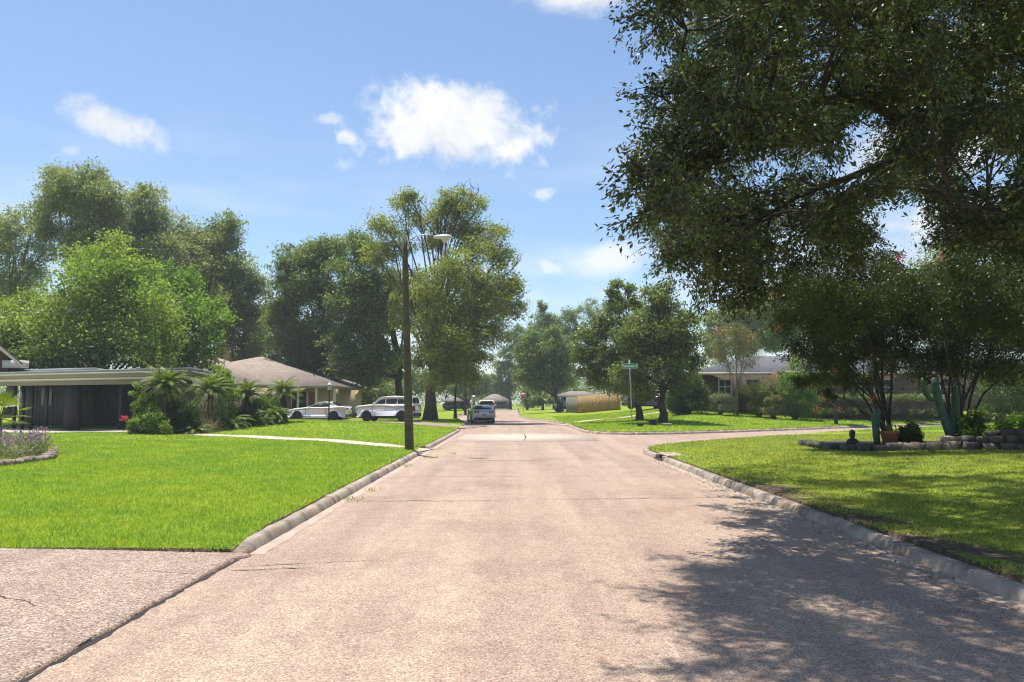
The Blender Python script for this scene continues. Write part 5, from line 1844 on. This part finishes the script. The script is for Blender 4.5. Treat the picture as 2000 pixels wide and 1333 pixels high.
for k in range(240):        # the side over the stone bed
    q = np.array([random.uniform(8, 18), random.uniform(18, 27), random.uniform(7.2, 10)])
    dq = (q - [0, 0, CAM_H]); fw = dq[1] * math.cos(PITCH) + dq[2] * math.sin(PITCH); upq = dq[2] * math.cos(PITCH) - dq[1] * math.sin(PITCH)
    px, py = 1000 + FPX * dq[0] / fw, 666.5 - FPX * upq / fw
    if any((px - a) ** 2 + (py - b) ** 2 < (c * 1.4) ** 2 for a, b, c in gaps):
        continue
    ol.append((*q, random.uniform(.4, .65), True))
LP, LD, tw = [], [], []
for x, y, z, r, off in ol:
    m = 5 if off else 9
    d_ = unit(m) * np.array([1, 1, .75])
    for k in range(m):
        e_ = np.array([x, y, z]) + d_[k] * r * 1.35
        s0 = np.array([x, y, z]) + rng.normal(size=3) * .08
        droop = np.array([0, 0, -.16 * r])
        P = bez(s0, (s0 + e_) / 2 + [0, 0, .05], e_ + droop, 5)
        tw.append(tube(P[::2], [.011, .007, .003], 3, False))
        nl = 28 if off else 58
        t = rng.uniform(.1, 1.05, nl)
        pp = s0 + (e_ + droop - s0) * t[:, None] + rng.normal(size=(nl, 3)) * .065
        LP.append(pp)
        dirs = np.repeat(((e_ + droop - s0) / np.linalg.norm(e_ - s0))[None], nl, 0)
        LD.append(dirs)
LP = np.concatenate(LP); LD = np.concatenate(LD)
V, F = leaves(LP, .078, .031, .25, .25, True, D=LD * .8)
mesh_obj('crown', (V, F), 'leaf_oak', oak, world=True)
mesh_obj('twigs', merge(tw), 'bark_dark', oak, world=True)
# limbs


def limb(pts, r0, r1, n=14, sides=8):
    P = np.array(pts, float)
    dd = np.concatenate([[0], np.cumsum(np.linalg.norm(np.diff(P, axis=0), axis=1))])
    s = np.linspace(0, dd[-1], n)
    Q = np.stack([np.interp(s, dd, P[:, i]) for i in range(3)], 1)
    for _ in range(2):
        Q[1:-1] = (Q[:-2] + 2 * Q[1:-1] + Q[2:]) / 4
    Q[1:-1] += rng.normal(size=(n - 2, 3)) * .03
    return tube(Q, np.linspace(r0, r1, n), sides)


T0 = otrunk
crotch = np.array([10.5, 11.2, 4.3])
mesh_obj('trunk', limb([T0 - [0, 0, .3], T0 + [0, 0, .4], T0 + [-.05, 0, 2], crotch, crotch + [0.3, .2, 2.4], crotch + [.6, .4, 5]], .55, .16, 16, 12), 'bark_dark', oak, True, world=True)
limbs = [
    [crotch, at(2020, 245, 11.2), at(1900, 250, 10.8), at(1800, 245, 10.4), at(1700, 205, 10), at(1600, 195, 9.6)],
    [at(1960, 235, 11), at(1880, 190, 11.5), at(1780, 160, 12), at(1650, 120, 12), at(1480, 140, 11)],
    [at(1900, 255, 10.8), at(1800, 300, 10.6), at(1700, 330, 10.6), at(1560, 380, 10.4), at(1420, 470, 10)],
    [at(1700, 205, 10), at(1560, 205, 9.8), at(1480, 205, 9.6), at(1400, 240, 9.4), at(1290, 330, 9.2)],
    [at(1780, 160, 12), at(1650, 40, 12), at(1500, 10, 11), at(1340, 60, 10)],
    [crotch + [.1, .1, 1], at(2000, 60, 10), at(1850, -60, 9.5), at(1650, -200, 9)],
    [crotch, at(2200, 420, 9.5), at(2080, 440, 9), at(1960, 400, 8.8), at(1860, 390, 8.8)],
    [crotch + [.1, .1, 1.5], (8.5, 9, 7.6), (5.5, 8, 8.6), (3.0, 7.4, 8.6), (1.0, 7.0, 7.8)],
    [(5.5, 8, 8.6), (3.6, 9.5, 8.6), (1.6, 10.5, 8.2)],
    [crotch + [.1, .1, 1], (12.5, 9, 8), (14, 8, 10)],
    [crotch + [.1, .1, .6], (11, 14, 7.5), (11, 17, 9)],
]
rad = [(.28, .05), (.12, .03), (.075, .02), (.07, .015), (.06, .015), (.2, .05), (.16, .03), (.2, .03), (.1, .02), (.2, .04), (.2, .04)]
for p, (a, b) in zip(limbs, rad):
    mesh_obj('limb', limb(p, a, b), 'bark_dark', oak, True, world=True)
skel = np.concatenate([np.array(limb(p, .01, .01, 16, 3)[0]) for p in limbs])
br = []
for x, y, z, r, off in ol:
    c = np.array([x, y, z])
    j = np.argmin(np.linalg.norm(skel - c, axis=1))
    s0 = skel[j]
    L_ = np.linalg.norm(c - s0)
    if L_ > 2.4:
        continue
    br.append(tube(bez(s0, (s0 + c) / 2 + np.array([0, 0, .15 * L_]) + rng.normal(size=3) * .12 * L_, c, 6), np.linspace(.016 + .008 * L_, .008, 6), 4, False))
mesh_obj('branches', merge(br), 'bark_dark', oak, world=True)

# ------------------------------------------------------------------ street furniture
M['pole_wood'] = surf('weathered_pole', (.115, .105, .065), (.06, .055, .034), 4, .9, .5, 18)
M['lamp_metal'] = surf('lamp_head_metal', (.60, .59, .56), (.52, .51, .48), 3, .45)
M['galv'] = surf('galvanised', (.42, .42, .41), (.33, .33, .33), 8, .45, metal=.5)
M['lens'] = surf('lamp_lens', (.55, .55, .52), (.48, .48, .45), 3, .2)
pb = at(800, 878, 24.2); ptop = at(790, 460, 24.2)
sl = thing('street_light', 'tall weathered wooden pole with a curved arm and cobra-head street lamp', 'street light', (pb[0], 24.2, G(pb[0], 24.2)))
q = np.linspace(0, 1, 12)[:, None]
pp = np.array([pb[0], 24.2, sl.location[2] - .2]) * (1 - q) + ptop * q
mesh_obj('pole', tube(pp, np.linspace(.150, .088, 12) * (1 + .02 * rng.normal(size=12)), 16), 'pole_wood', sl, True, world=True)
arm = [at(794, 480, 24.1), at(800, 470, 24.05), at(812, 462, 24), at(830, 458.5, 24), at(850, 461, 24)]
mesh_obj('arm', tube(arm, .02, 8), 'galv', sl, True, world=True)
hd = at(864, 464, 24)
Vh, Fh = lathe([(.01, -.30), (.06, -.28), (.09, -.18), (.115, -.02), (.12, .12), (.10, .25), (.05, .31), (.01, .32)], 14)
Vh = np.array(Vh)
Vh = np.stack([Vh[:, 2] * 1.0, Vh[:, 1] * 1.15, np.where(Vh[:, 0] > 0, Vh[:, 0] * .8, Vh[:, 0] * .55)], 1)
mesh_obj('lamp_head', (Vh + hd, Fh), 'lamp_metal', sl, True, world=True)
Vl2 = np.array(lathe([(.02, -.12), (.08, -.06), (.105, 0), (.105, .02)], 14)[0]) * [1.3, 1, 1]
mesh_obj('lens', (Vl2 + hd + [.08, 0, -.055], lathe([(.02, -.12), (.08, -.06), (.105, 0), (.105, .02)], 14)[1]), 'lens', sl, True, world=True)
mesh_obj('bracket', box(*(at(793, 478, 24.1)), .06, .10, .34), 'pole_wood', sl, world=True)
mesh_obj('cable_clip', tube([at(790, 727, 24.0), at(786, 722, 24.0)], .025, 6), 'white_paint', sl, world=True)

# street name sign
M['sign_green'] = surf('sign_green', (.03, .24, .13), (.025, .2, .11), 8, .4)
M['sign_white'] = surf('sign_white', (.72, .76, .72), (.68, .72, .68), 8, .4)
sb = at(1235, 838, 42.5)
sg = thing('street_name_sign', 'green street name sign on a thin grey post in front of the pears', 'sign', (sb[0], 42.5, G(sb[0], 42.5)))
ztop = at(1231, 705, 42.5)[2]
mesh_obj('post', tube([(0, 0, -.2), (-.06, 0, 2), (-.12, 0, ztop - sg.location[2])], .032, 8), 'galv', sg)
zc = at(1231, 715.5, 42.5)[2] - sg.location[2]
mesh_obj('blade', bevel_box(-.1, -.045, zc, .94, .012, .27, .004), 'sign_green', sg)
for (x, z, w, h) in ((-.1, zc + .122, .92, .014), (-.1, zc - .122, .92, .014), (-.557, zc, .014, .25), (.357, zc, .014, .25)):
    mesh_obj('border', box(x, -.054, z, w, .004, h), 'sign_white', sg)


def text(name, body, size, loc, parent, mat, width=None):
    c = bpy.data.curves.new(name, 'FONT')
    c.body = body
    c.size = size
    c.align_x = 'CENTER'; c.align_y = 'CENTER'
    c.extrude = .002
    c.offset = .004
    c.materials.append(M[mat])
    tmp = bpy.data.objects.new(name, c)
    COL.objects.link(tmp)
    bpy.context.view_layer.update()
    me = bpy.data.meshes.new_from_object(tmp.evaluated_get(bpy.context.evaluated_depsgraph_get()))
    bpy.data.objects.remove(tmp)
    o = bpy.data.objects.new(name, me)
    COL.objects.link(o)
    o.parent = parent
    o.location = loc
    o.rotation_euler = (R(90), 0, 0)
    if width:
        bpy.context.view_layer.update()
        o.scale = (width / max(o.dimensions.x, .01), 1, 1)
    return o


text('lettering', 'Fleetwood Ln', .2, (-.1, -.056, zc), sg, 'sign_white', .84)
mesh_obj('second_blade', bevel_box(-.12, 0, zc + .28, .012, .8, .2, .004), 'sign_green', sg)

# stop sign facing us and the back of another


def octagon(r, th):
    V = [(r * math.cos(R(22.5 + 45 * k)), y, r * math.sin(R(22.5 + 45 * k))) for y in (-th / 2, th / 2) for k in range(8)]
    return V, [list(range(8)), list(range(8, 16))[::-1]] + [[k, k + 8, (k + 1) % 8 + 8, (k + 1) % 8] for k in range(8)]


M['stop_red'] = surf('stop_red', (.50, .02, .03), (.44, .02, .025), 6, .45)
for px, py, Y, front, lab in ((1022.5, 773.5, 100, True, 'red octagonal stop sign at the far right corner of the street'), (925.5, 778, 100, False, 'grey back of an octagonal sign above the silver car')):
    c = at(px, py, Y)
    s_ = thing('stop_sign', lab, 'sign', (c[0], Y, G(c[0], Y)), group=None)
    z = c[2] - s_.location[2]
    mesh_obj('post', tube([(0, .03, -.2), (0, .03, z + .3)], .035, 6), 'galv', s_)
    pl_ = mesh_obj('plate', octagon(.42 if front else .40, .012), 'sign_white' if front else 'galv', s_)
    pl_.location = (0, -.02, z)
    if front:
        f2 = mesh_obj('face', octagon(.375, .012), 'stop_red', s_)
        f2.location = (0, -.03, z)
        text('lettering', 'STOP', .26, (0, -.04, z), s_, 'sign_white', .58)

# lamp post on the lawn
lb = at(642, 829, 47)
lp = thing('lamp_post', 'black garden lamp post with a pale lantern in front of the white coupe', 'lamp post', (lb[0], 47, G(lb[0], 47)))
zl = at(642, 762, 47)[2] - lp.location[2]
mesh_obj('post', lathe([(.075, -.1), (.075, .25), (.045, .3), (.042, zl - .15), (.07, zl - .1), (.05, zl - .02)], 12), 'post_black', lp, True)
mesh_obj('lantern', lathe([(.07, zl), (.15, zl + .03), (.17, zl + .26), (.1, zl + .28)], 8), 'lens', lp)
mesh_obj('cap', lathe([(.20, zl + .285), (.13, zl + .36), (.05, zl + .44), (.02, zl + .52), (.005, zl + .55)], 8), 'lamp_metal', lp)
for k in range(4):
    a = R(45 + 90 * k)
    mesh_obj('mullion', tube([(math.cos(a) * .155, math.sin(a) * .155, zl + .03), (math.cos(a) * .178, math.sin(a) * .178, zl + .28)], .012, 4), 'post_black', lp)

# utility pole far left of the silver car and wires
up_ = at(909, 806, 92)
ut = thing('utility_pole', 'slim dark utility pole behind the silver car', 'utility pole', (up_[0], 92, G(up_[0], 92)))
zt = at(909, 715, 92)[2]
mesh_obj('pole', tube([(0, 0, -.2), (0, 0, zt - ut.location[2])], [.17, .12], 10), 'bark_dark', ut, True)
mesh_obj('crossarm', box(0, -.12, zt - ut.location[2] - .4, 1.6, .1, .1), 'bark_dark', ut)
pw = bpy.data.objects.new('power_line', None); COL.objects.link(pw)
tag(pw, 'thin power line crossing the street far ahead', 'wire')
A, B_ = at(909, 722, 92), at(1130, 728, 100)
t = np.linspace(0, 1, 16)[:, None]
mesh_obj('wire', tube(A * (1 - t) + B_ * t - np.c_[np.zeros(16), np.zeros(16), 4 * .9 * t[:, 0] * (1 - t[:, 0])], .018, 4), 'post_black', pw)
mesh_obj('wire', tube(A * (1 - t) + B_ * t - np.c_[np.zeros(16), np.zeros(16), .35 + 4 * 1.0 * t[:, 0] * (1 - t[:, 0])], .018, 4), 'post_black', pw)
# mailbox-like dark boxes and pale cover on the corner lawn
for px, Y, w, m_, lab in ((1273, 43.2, .42, 'post_black', 'black utility box set in the corner lawn by the pear shade'), (1249, 42.3, .3, 'post_black', 'small black meter cover near the street sign'), (1301, 42.6, .44, 'concrete', 'pale concrete cover on the lawn in front of the pear trunk')):
    x, y, z = gp(px, Y)
    b = thing('utility_box', lab, 'utility box', (x, y, z))
    hh = .32 if px == 1273 else .14
    mesh_obj('case', bevel_box(0, 0, hh / 2 - .02, w, .3, hh, .02), m_, b)
    mesh_obj('lid', bevel_box(0, 0, hh, w + .04, .34, .04, .01), m_, b)

# ------------------------------------------------------------------ vehicles
M['car_white'] = surf('white_car_paint', (.80, .81, .82), (.79, .80, .81), 1, .25, coat=.6)
M['car_silver'] = surf('silver_car_paint', (.50, .52, .55), (.49, .51, .54), 1, .28, metal=.55, coat=.6)
M['car_black'] = surf('dark_car_paint', (.035, .036, .04), (.03, .031, .035), 1, .22, coat=.6)
M['car_cream'] = surf('cream_car_paint', (.62, .60, .55), (.6, .58, .53), 1, .3, coat=.4)
M['car_grey'] = surf('grey_car_paint', (.22, .23, .25), (.21, .22, .24), 1, .3, coat=.4)
M['car_glass'] = glassmat('car_glass', (.012, .014, .016), .04)
M['rubber'] = surf('tyre_rubber', (.022, .022, .023), (.016, .016, .017), 8, .85)
M['rim_dark'] = surf('dark_rim', (.04, .04, .045), (.03, .03, .033), 5, .35, metal=.7)
M['rim_silver'] = surf('silver_rim', (.45, .45, .47), (.4, .4, .42), 5, .3, metal=.8)
M['trim_black'] = surf('black_trim', (.02, .02, .022), (.015, .015, .016), 5, .6)
M['head_lamp'] = surf('head_lamp', (.5, .52, .55), (.25, .26, .28), 12, .1)
M['tail_lamp'] = surf('tail_lamp', (.22, .012, .012), (.12, .008, .008), 12, .2)
M['plate'] = surf('licence_plate', (.10, .11, .13), (.07, .08, .10), 12, .5)


def body_solid(profile, w, arches, zb, wfun=None, inset=.06, drop=.035):
    """closed side outline (top line given front to back) with wheel arches, swept across the width"""
    out = list(profile)
    pts = []
    x_end, x_start = out[-1][0], out[0][0]
    bottom = []
    for ax, ar in sorted(arches):          # rear (negative x) to front
        bottom.append((ax, ar))
    line = [(x_end, zb)]
    for ax, ar in bottom:
        a0 = math.asin(min(1, max(0, (zb - WHEEL_Z) / ar)))
        for t in np.linspace(math.pi - a0, a0, 11):
            line.append((ax + ar * math.cos(t), WHEEL_Z + ar * math.sin(t)))
    line.append((x_start, zb))
    poly = out + line[0:]
    poly = [p for i, p in enumerate(poly) if i == 0 or (abs(p[0] - poly[i - 1][0]) + abs(p[1] - poly[i - 1][1])) > 1e-4]
    xc = (x_start + x_end) / 2; hl = abs(x_start - x_end) / 2
    zmid = np.mean([p[1] for p in poly])
    layers = [(-1, .0), (-.955, drop), (-.82, drop * 1.5), (0, drop * 1.9), (.82, drop * 1.5), (.955, drop), (1, .0)]
    V, F = [], []
    n = len(poly)
    for (f, dz_) in layers:
        for (x, z) in poly:
            e_ = abs((x - xc) / hl)
            pw_ = 1 - .13 * e_ ** 5
            tum = 1 - inset * max(0, (z - zmid)) - .05 * max(0, (zmid - .25 - z))
            zz_ = z + (dz_ if z > zmid else 0) - drop
            xx = x + (0.05 * (x - xc) / hl * (1 - f * f) * (1 if e_ > .9 else 0))
            V.append((xx, f * w * pw_ * tum, zz_))
    m = len(layers)
    for k in range(m - 1):
        for i in range(n):
            j = (i + 1) % n
            F.append([k * n + i, k * n + j, (k + 1) * n + j, (k + 1) * n + i])
    F.append(list(range(n)))
    F.append([(m - 1) * n + i for i in range(n)][::-1])
    return V, F


WHEEL_Z = .34


def wheel(parent, x, y, r, w, rim, spokes=10):
    sgn = 1 if y > 0 else -1
    V, F = lathe([(r * .66, -w / 2), (r * .93, -w / 2), (r, -w * .36), (r, w * .36), (r * .93, w / 2), (r * .66, w / 2)], 26)
    V = np.array(V)[:, [0, 2, 1]]
    ty = mesh_obj('wheel', (V, F), 'rubber', parent, True)
    ty.location = (x, y, r)
    parts = [lathe([(r * .67, -.02), (r * .67, .02), (r * .60, .03), (r * .58, .0)], 24)]
    parts = [(np.array(p[0])[:, [0, 2, 1]], p[1]) for p in parts]
    for k in range(spokes):
        a = 2 * math.pi * k / spokes
        parts.append(tube([(math.cos(a) * .03, 0, math.sin(a) * .03), (math.cos(a) * r * .62, .02, math.sin(a) * r * .62)], [.03, .022], 4))
    parts.append((np.array(lathe([(.07, -.02), (.07, .03), (.03, .04)], 10)[0])[:, [0, 2, 1]], lathe([(.07, -.02), (.07, .03), (.03, .04)], 10)[1]))
    rm = mesh_obj('rim', merge(parts), rim, ty)
    rm.location = (0, sgn * (w / 2 - .03), 0)
    if sgn < 0:
        rm.rotation_euler = (0, 0, math.pi)
    return ty


def plate_yz(V2, x, th, mat, name, parent):
    """plate facing +-x at x from (y, z) polygon"""
    n = len(V2)
    V = [(x - th / 2, y, z) for y, z in V2] + [(x + th / 2, y, z) for y, z in V2]
    return mesh_obj(name, (V, [list(range(n)), list(range(n, 2 * n))[::-1]] + [[i, (i + 1) % n, (i + 1) % n + n, i + n] for i in range(n)]), mat, parent)


def car(name, label, loc, rotz, shape, paint, rim, group=None):
    c = thing(name, label, 'car', loc, rotz, group)
    if shape == 'coupe':
        prof = [(2.40, .50), (2.39, .66), (2.25, .76), (1.70, .86), (1.0, .93), (.75, .95), (-1.1, .98), (-1.75, 1.02), (-2.15, 1.02), (-2.36, .97), (-2.38, .72), (-2.30, .42)]
        axf, axr, wr, w, zb, tw_ = 1.45, -1.40, .345, .945, .20, .24
        gh = [(.82, .93), (.15, 1.22), (-.15, 1.315), (-.65, 1.345), (-1.10, 1.29), (-1.80, 1.02)]
        gw0, gw1 = .86, .60
        side = [[(.50, .985), (.10, 1.15), (-.18, 1.215), (-.62, 1.235), (-.88, 1.20), (-1.02, 1.06), (-.85, 1.0)]]
        rimr = 5
    else:
        prof = [(2.46, .62), (2.47, .98), (2.38, 1.08), (1.55, 1.16), (1.1, 1.19), (-2.25, 1.18), (-2.44, 1.12), (-2.48, .75), (-2.42, .48)]
        axf, axr, wr, w, zb, tw_ = 1.52, -1.40, .385, .985, .32, .25
        gh = [(1.14, 1.17), (.60, 1.63), (.34, 1.71), (-.6, 1.755), (-1.7, 1.73), (-2.18, 1.66), (-2.36, 1.15)]
        gw0, gw1 = .93, .80
        side = [[(.82, 1.23), (.40, 1.52), (-.02, 1.59), (-.02, 1.23)], [(-.10, 1.23), (-.10, 1.60), (-.98, 1.61), (-.98, 1.23)], [(-1.05, 1.23), (-1.05, 1.61), (-1.70, 1.59), (-1.82, 1.54), (-1.90, 1.23)]]
        rimr = 10
    global WHEEL_Z
    WHEEL_Z = wr
    mesh_obj('body', body_solid(prof, w, [(axf, wr + .06), (axr, wr + .06)], zb), paint, c, False)
    # dark inside of the arches and underbody
    mesh_obj('underbody', box((axf + axr) / 2, 0, zb + .12, axf - axr + 1.3, w * 1.62, .34), 'trim_black', c)
    # greenhouse
    zg0, zg1 = gh[0][1], max(z for x, z in gh)
    n = len(gh)
    V, F = [], []
    lay = [(-1, 0), (-.9, .025), (0, .045), (.9, .025), (1, 0)]
    for f, dz_ in lay:
        for x, z in gh:
            k = (z - .95) / (zg1 - .95) if shape == 'coupe' else (z - 1.15) / (zg1 - 1.15)
            k = min(max(k, 0), 1)
            V.append((x, f * (gw0 + (gw1 - gw0) * k), z + dz_ * k - .03 * (1 - k)))
    for k in range(len(lay) - 1):
        for i in range(n - 1):
            F.append([k * n + i, k * n + i + 1, (k + 1) * n + i + 1, (k + 1) * n + i])
        F.append([k * n + n - 1, k * n, (k + 1) * n, (k + 1) * n + n - 1])
    F += [list(range(n)), [(len(lay) - 1) * n + i for i in range(n)][::-1]]
    mesh_obj('roof', (V, F), paint, c)

    def gy(z):
        z0 = .95 if shape == 'coupe' else 1.15
        k = min(max((z - z0) / (zg1 - z0), 0), 1)
        return gw0 + (gw1 - gw0) * k
    for poly in side:
        for sg_ in (-1, 1):
            V = [(x, sg_ * (gy(z) + .006), z) for x, z in poly]
            V += [(x, sg_ * (gy(z) - .02), z) for x, z in poly]
            m_ = len(poly)
            mesh_obj('side_window', (V, [list(range(m_)), list(range(m_, 2 * m_))[::-1]] + [[i, i + m_, (i + 1) % m_ + m_, (i + 1) % m_] for i in range(m_)]), 'car_glass', c)

    def slant(p0, p1, name, m0=.08, m1=.92, wf=.93):
        (xa, za), (xb, zb_) = p0, p1
        a = np.array([xa, za]); b = np.array([xb, zb_]); d_ = b - a
        nn = np.array([-d_[1], d_[0]]); nn /= np.linalg.norm(nn)
        if nn[1] < 0:
            nn = -nn
        lo_, hi_ = a + d_ * m0 + nn * .035, a + d_ * m1 + nn * .048
        V = [(lo_[0], -gy(lo_[1]) * wf, lo_[1]), (lo_[0], gy(lo_[1]) * wf, lo_[1]), (hi_[0], gy(hi_[1]) * wf * .96, hi_[1]), (hi_[0], -gy(hi_[1]) * wf * .96, hi_[1])]
        mesh_obj(name, quad_prism(*V, .02), 'car_glass', c)
    slant(gh[0], gh[1], 'windscreen')
    if shape == 'coupe':
        slant(gh[-1], gh[-2], 'rear_window', .06, .95)
    else:
        slant(gh[-1], gh[-2], 'rear_window', .25, .93, .9)
    for x in (axf, axr):
        for sg_ in (-1, 1):
            wheel(c, x, sg_ * (w - tw_ / 2 - .005), wr, tw_, rim, rimr)
    xf, xr = prof[0][0], prof[-2][0]
    if shape == 'coupe':
        for sg_ in (-1, 1):
            plate_yz([(sg_ * .42, .60), (sg_ * .78, .60), (sg_ * .78, .70), (sg_ * .42, .70)], xf - .06, .10, 'head_lamp', 'headlight', c)
            for y0_ in (.38, .60):
                plate_yz([(sg_ * y0_, .80), (sg_ * (y0_ + .17), .80), (sg_ * (y0_ + .18), .905), (sg_ * y0_, .905)], -2.385, .05, 'tail_lamp', 'tail_light', c)
        plate_yz([(-.55, .40), (.55, .40), (.5, .58), (-.5, .58)], xf - .0, .05, 'trim_black', 'grille', c)
        plate_yz([(-.78, .24), (.78, .24), (.70, .44), (-.70, .44)], -2.31, .09, 'trim_black', 'rear_diffuser', c)
        plate_yz([(-.16, .60), (.16, .60), (.16, .74), (-.16, .74)], -2.40, .02, 'plate', 'licence_plate', c)
        plate_yz([(-.05, .86), (.05, .86), (.07, .88), (.05, .90), (-.05, .90), (-.07, .88)], -2.405, .02, 'trim_black', 'badge', c)
        mesh_obj('spoiler', bevel_box(-2.22, 0, 1.035, .26, 1.5, .045, .015), paint, c)
        mesh_obj('antenna_fin', bevel_box(-1.0, 0, 1.355, .16, .05, .08, .02), paint, c)
        for sg_ in (-1, 1):
            ex = mesh_obj('exhaust', lathe([(.045, -.06), (.05, .06)], 10), 'rim_silver', c)
            ex.rotation_euler = (0, R(90), 0); ex.location = (-2.36, sg_ * .55, .30)
            mesh_obj('mirror', bevel_box(.52, sg_ * 1.0, .99, .14, .2, .12, .03), paint, c)
            mesh_obj('door_handle', bevel_box(-.58, sg_ * .935, .83, .18, .03, .035, .01), paint, c)
            for xg in (.78, -.78):
                mesh_obj('door_seam', box(xg, sg_ * .937, .62, .012, .02, .56), 'trim_black', c)
            mesh_obj('side_skirt', bevel_box(.02, sg_ * .90, .22, 2.0, .08, .1, .02), paint, c)
    else:
        for sg_ in (-1, 1):
            plate_yz([(sg_ * .66, .74), (sg_ * .90, .74), (sg_ * .90, 1.0), (sg_ * .66, 1.0)], xf - .02, .10, 'head_lamp', 'headlight', c)
            plate_yz([(sg_ * .78, .72), (sg_ * .90, .72), (sg_ * .90, 1.12), (sg_ * .78, 1.12)], -2.445, .08, 'tail_lamp', 'tail_light', c)
            mesh_obj('light_side', bevel_box(-2.36, sg_ * .885, .92, .12, .06, .40, .02), 'tail_lamp', c)
            mesh_obj('mirror', bevel_box(.86, sg_ * 1.05, 1.24, .16, .2, .16, .04), paint, c)
            for x in (.35, -.72):
                mesh_obj('door_handle', bevel_box(x - .25, sg_ * .965, 1.0, .2, .03, .035, .01), paint, c)
            for xg in (1.02, -.06, -1.0):
                mesh_obj('door_seam', box(xg, sg_ * .962, .80, .012, .03, .62), 'trim_black', c)
            mesh_obj('sill_trim', bevel_box(.06, sg_ * .95, .36, 2.1, .07, .12, .02), 'trim_black', c)
            mesh_obj('roof_rail', tube([(.2, sg_ * .70, 1.72), (-.6, sg_ * .69, 1.78), (-1.8, sg_ * .69, 1.75)], .02, 5), paint, c)
        plate_yz([(-.62, .72), (.62, .72), (.62, 1.0), (-.62, 1.0)], xf + .0, .06, 'trim_black', 'grille', c)
        plate_yz([(-.88, .40), (.88, .40), (.88, .58), (-.88, .58)], xf - .06, .14, 'trim_black', 'front_bumper', c)
        plate_yz([(-.88, .36), (.88, .36), (.88, .60), (-.88, .60)], -2.42, .14, 'trim_black', 'rear_bumper', c)
        plate_yz([(-.2, .80), (.2, .80), (.2, .95), (-.2, .95)], -2.485, .02, 'plate', 'licence_plate', c)
        mesh_obj('rear_spoiler', bevel_box(-2.25, 0, 1.70, .3, 1.36, .05, .02), paint, c)
    if shape == 'suv':
        c.scale = (.91, 1, 1.05)
    else:
        c.scale = (.98, 1, 1.04)
    return c


def carz(px, Y):
    x = (px - 1000) / FPX * Y
    return x, Y, G(x, Y) + .02


x, y, z = carz(625.5, 57.2)
car('parked_coupe', 'white two-door sports coupe parked on the lawn-side driveway', (x, y, z), R(180 - 3), 'coupe', 'car_white', 'rim_dark')
x, y, z = carz(760, 55.3)
car('parked_suv', 'white sport utility vehicle parked beside the big shade tree', (x, y, z), R(180 - 8), 'suv', 'car_white', 'rim_dark')
car('parked_coupe', 'silver sports coupe seen from behind, parked at the left curb', (-2.55, 60.5, .0), R(90 + 9), 'coupe', 'car_silver', 'rim_dark')
x, y, z = carz(951.5, 82)
car('distant_suv', 'pale boxy vehicle parked ahead of the silver coupe', (-2.9, 84, 0), R(93), 'suv', 'car_cream', 'rim_silver')
x, y, z = carz(1262, 72)
car('corner_suv', 'black sport utility vehicle parked behind the pear trunks', (x, y, z), R(12), 'suv', 'car_black', 'rim_dark')
x, y, z = carz(1103, 93)
car('fence_car', 'grey car parked at the weathered end of the fence', (x, y, z), R(100), 'suv', 'car_grey', 'rim_dark')
x, y, z = carz(893, 122)
car('verge_suv', 'dark vehicle parked sideways in the shade behind the left verge', (x, y, z), R(178), 'suv', 'car_black', 'rim_dark')

# ------------------------------------------------------------------ summer haze
hzo = mesh_obj('haze', box(0, 180, 17, 1000, 900, 38), None)
hm = bpy.data.materials.new('haze')
hm.use_nodes = True
ht = hm.node_tree
ht.nodes.clear()
ho = ht.nodes.new('ShaderNodeOutputMaterial')
hv = ht.nodes.new('ShaderNodeVolumePrincipled')
hv.inputs['Color'].default_value = (.82, .9, 1, 1)
hv.inputs['Density'].default_value = .0006
ht.links.new(hv.outputs[0], ho.inputs['Volume'])
hzo.data.materials.append(hm)
hzo['kind'] = 'stuff'
hzo['label'] = 'faint summer haze in the air along the street'
sc.cycles.volume_bounces = 0
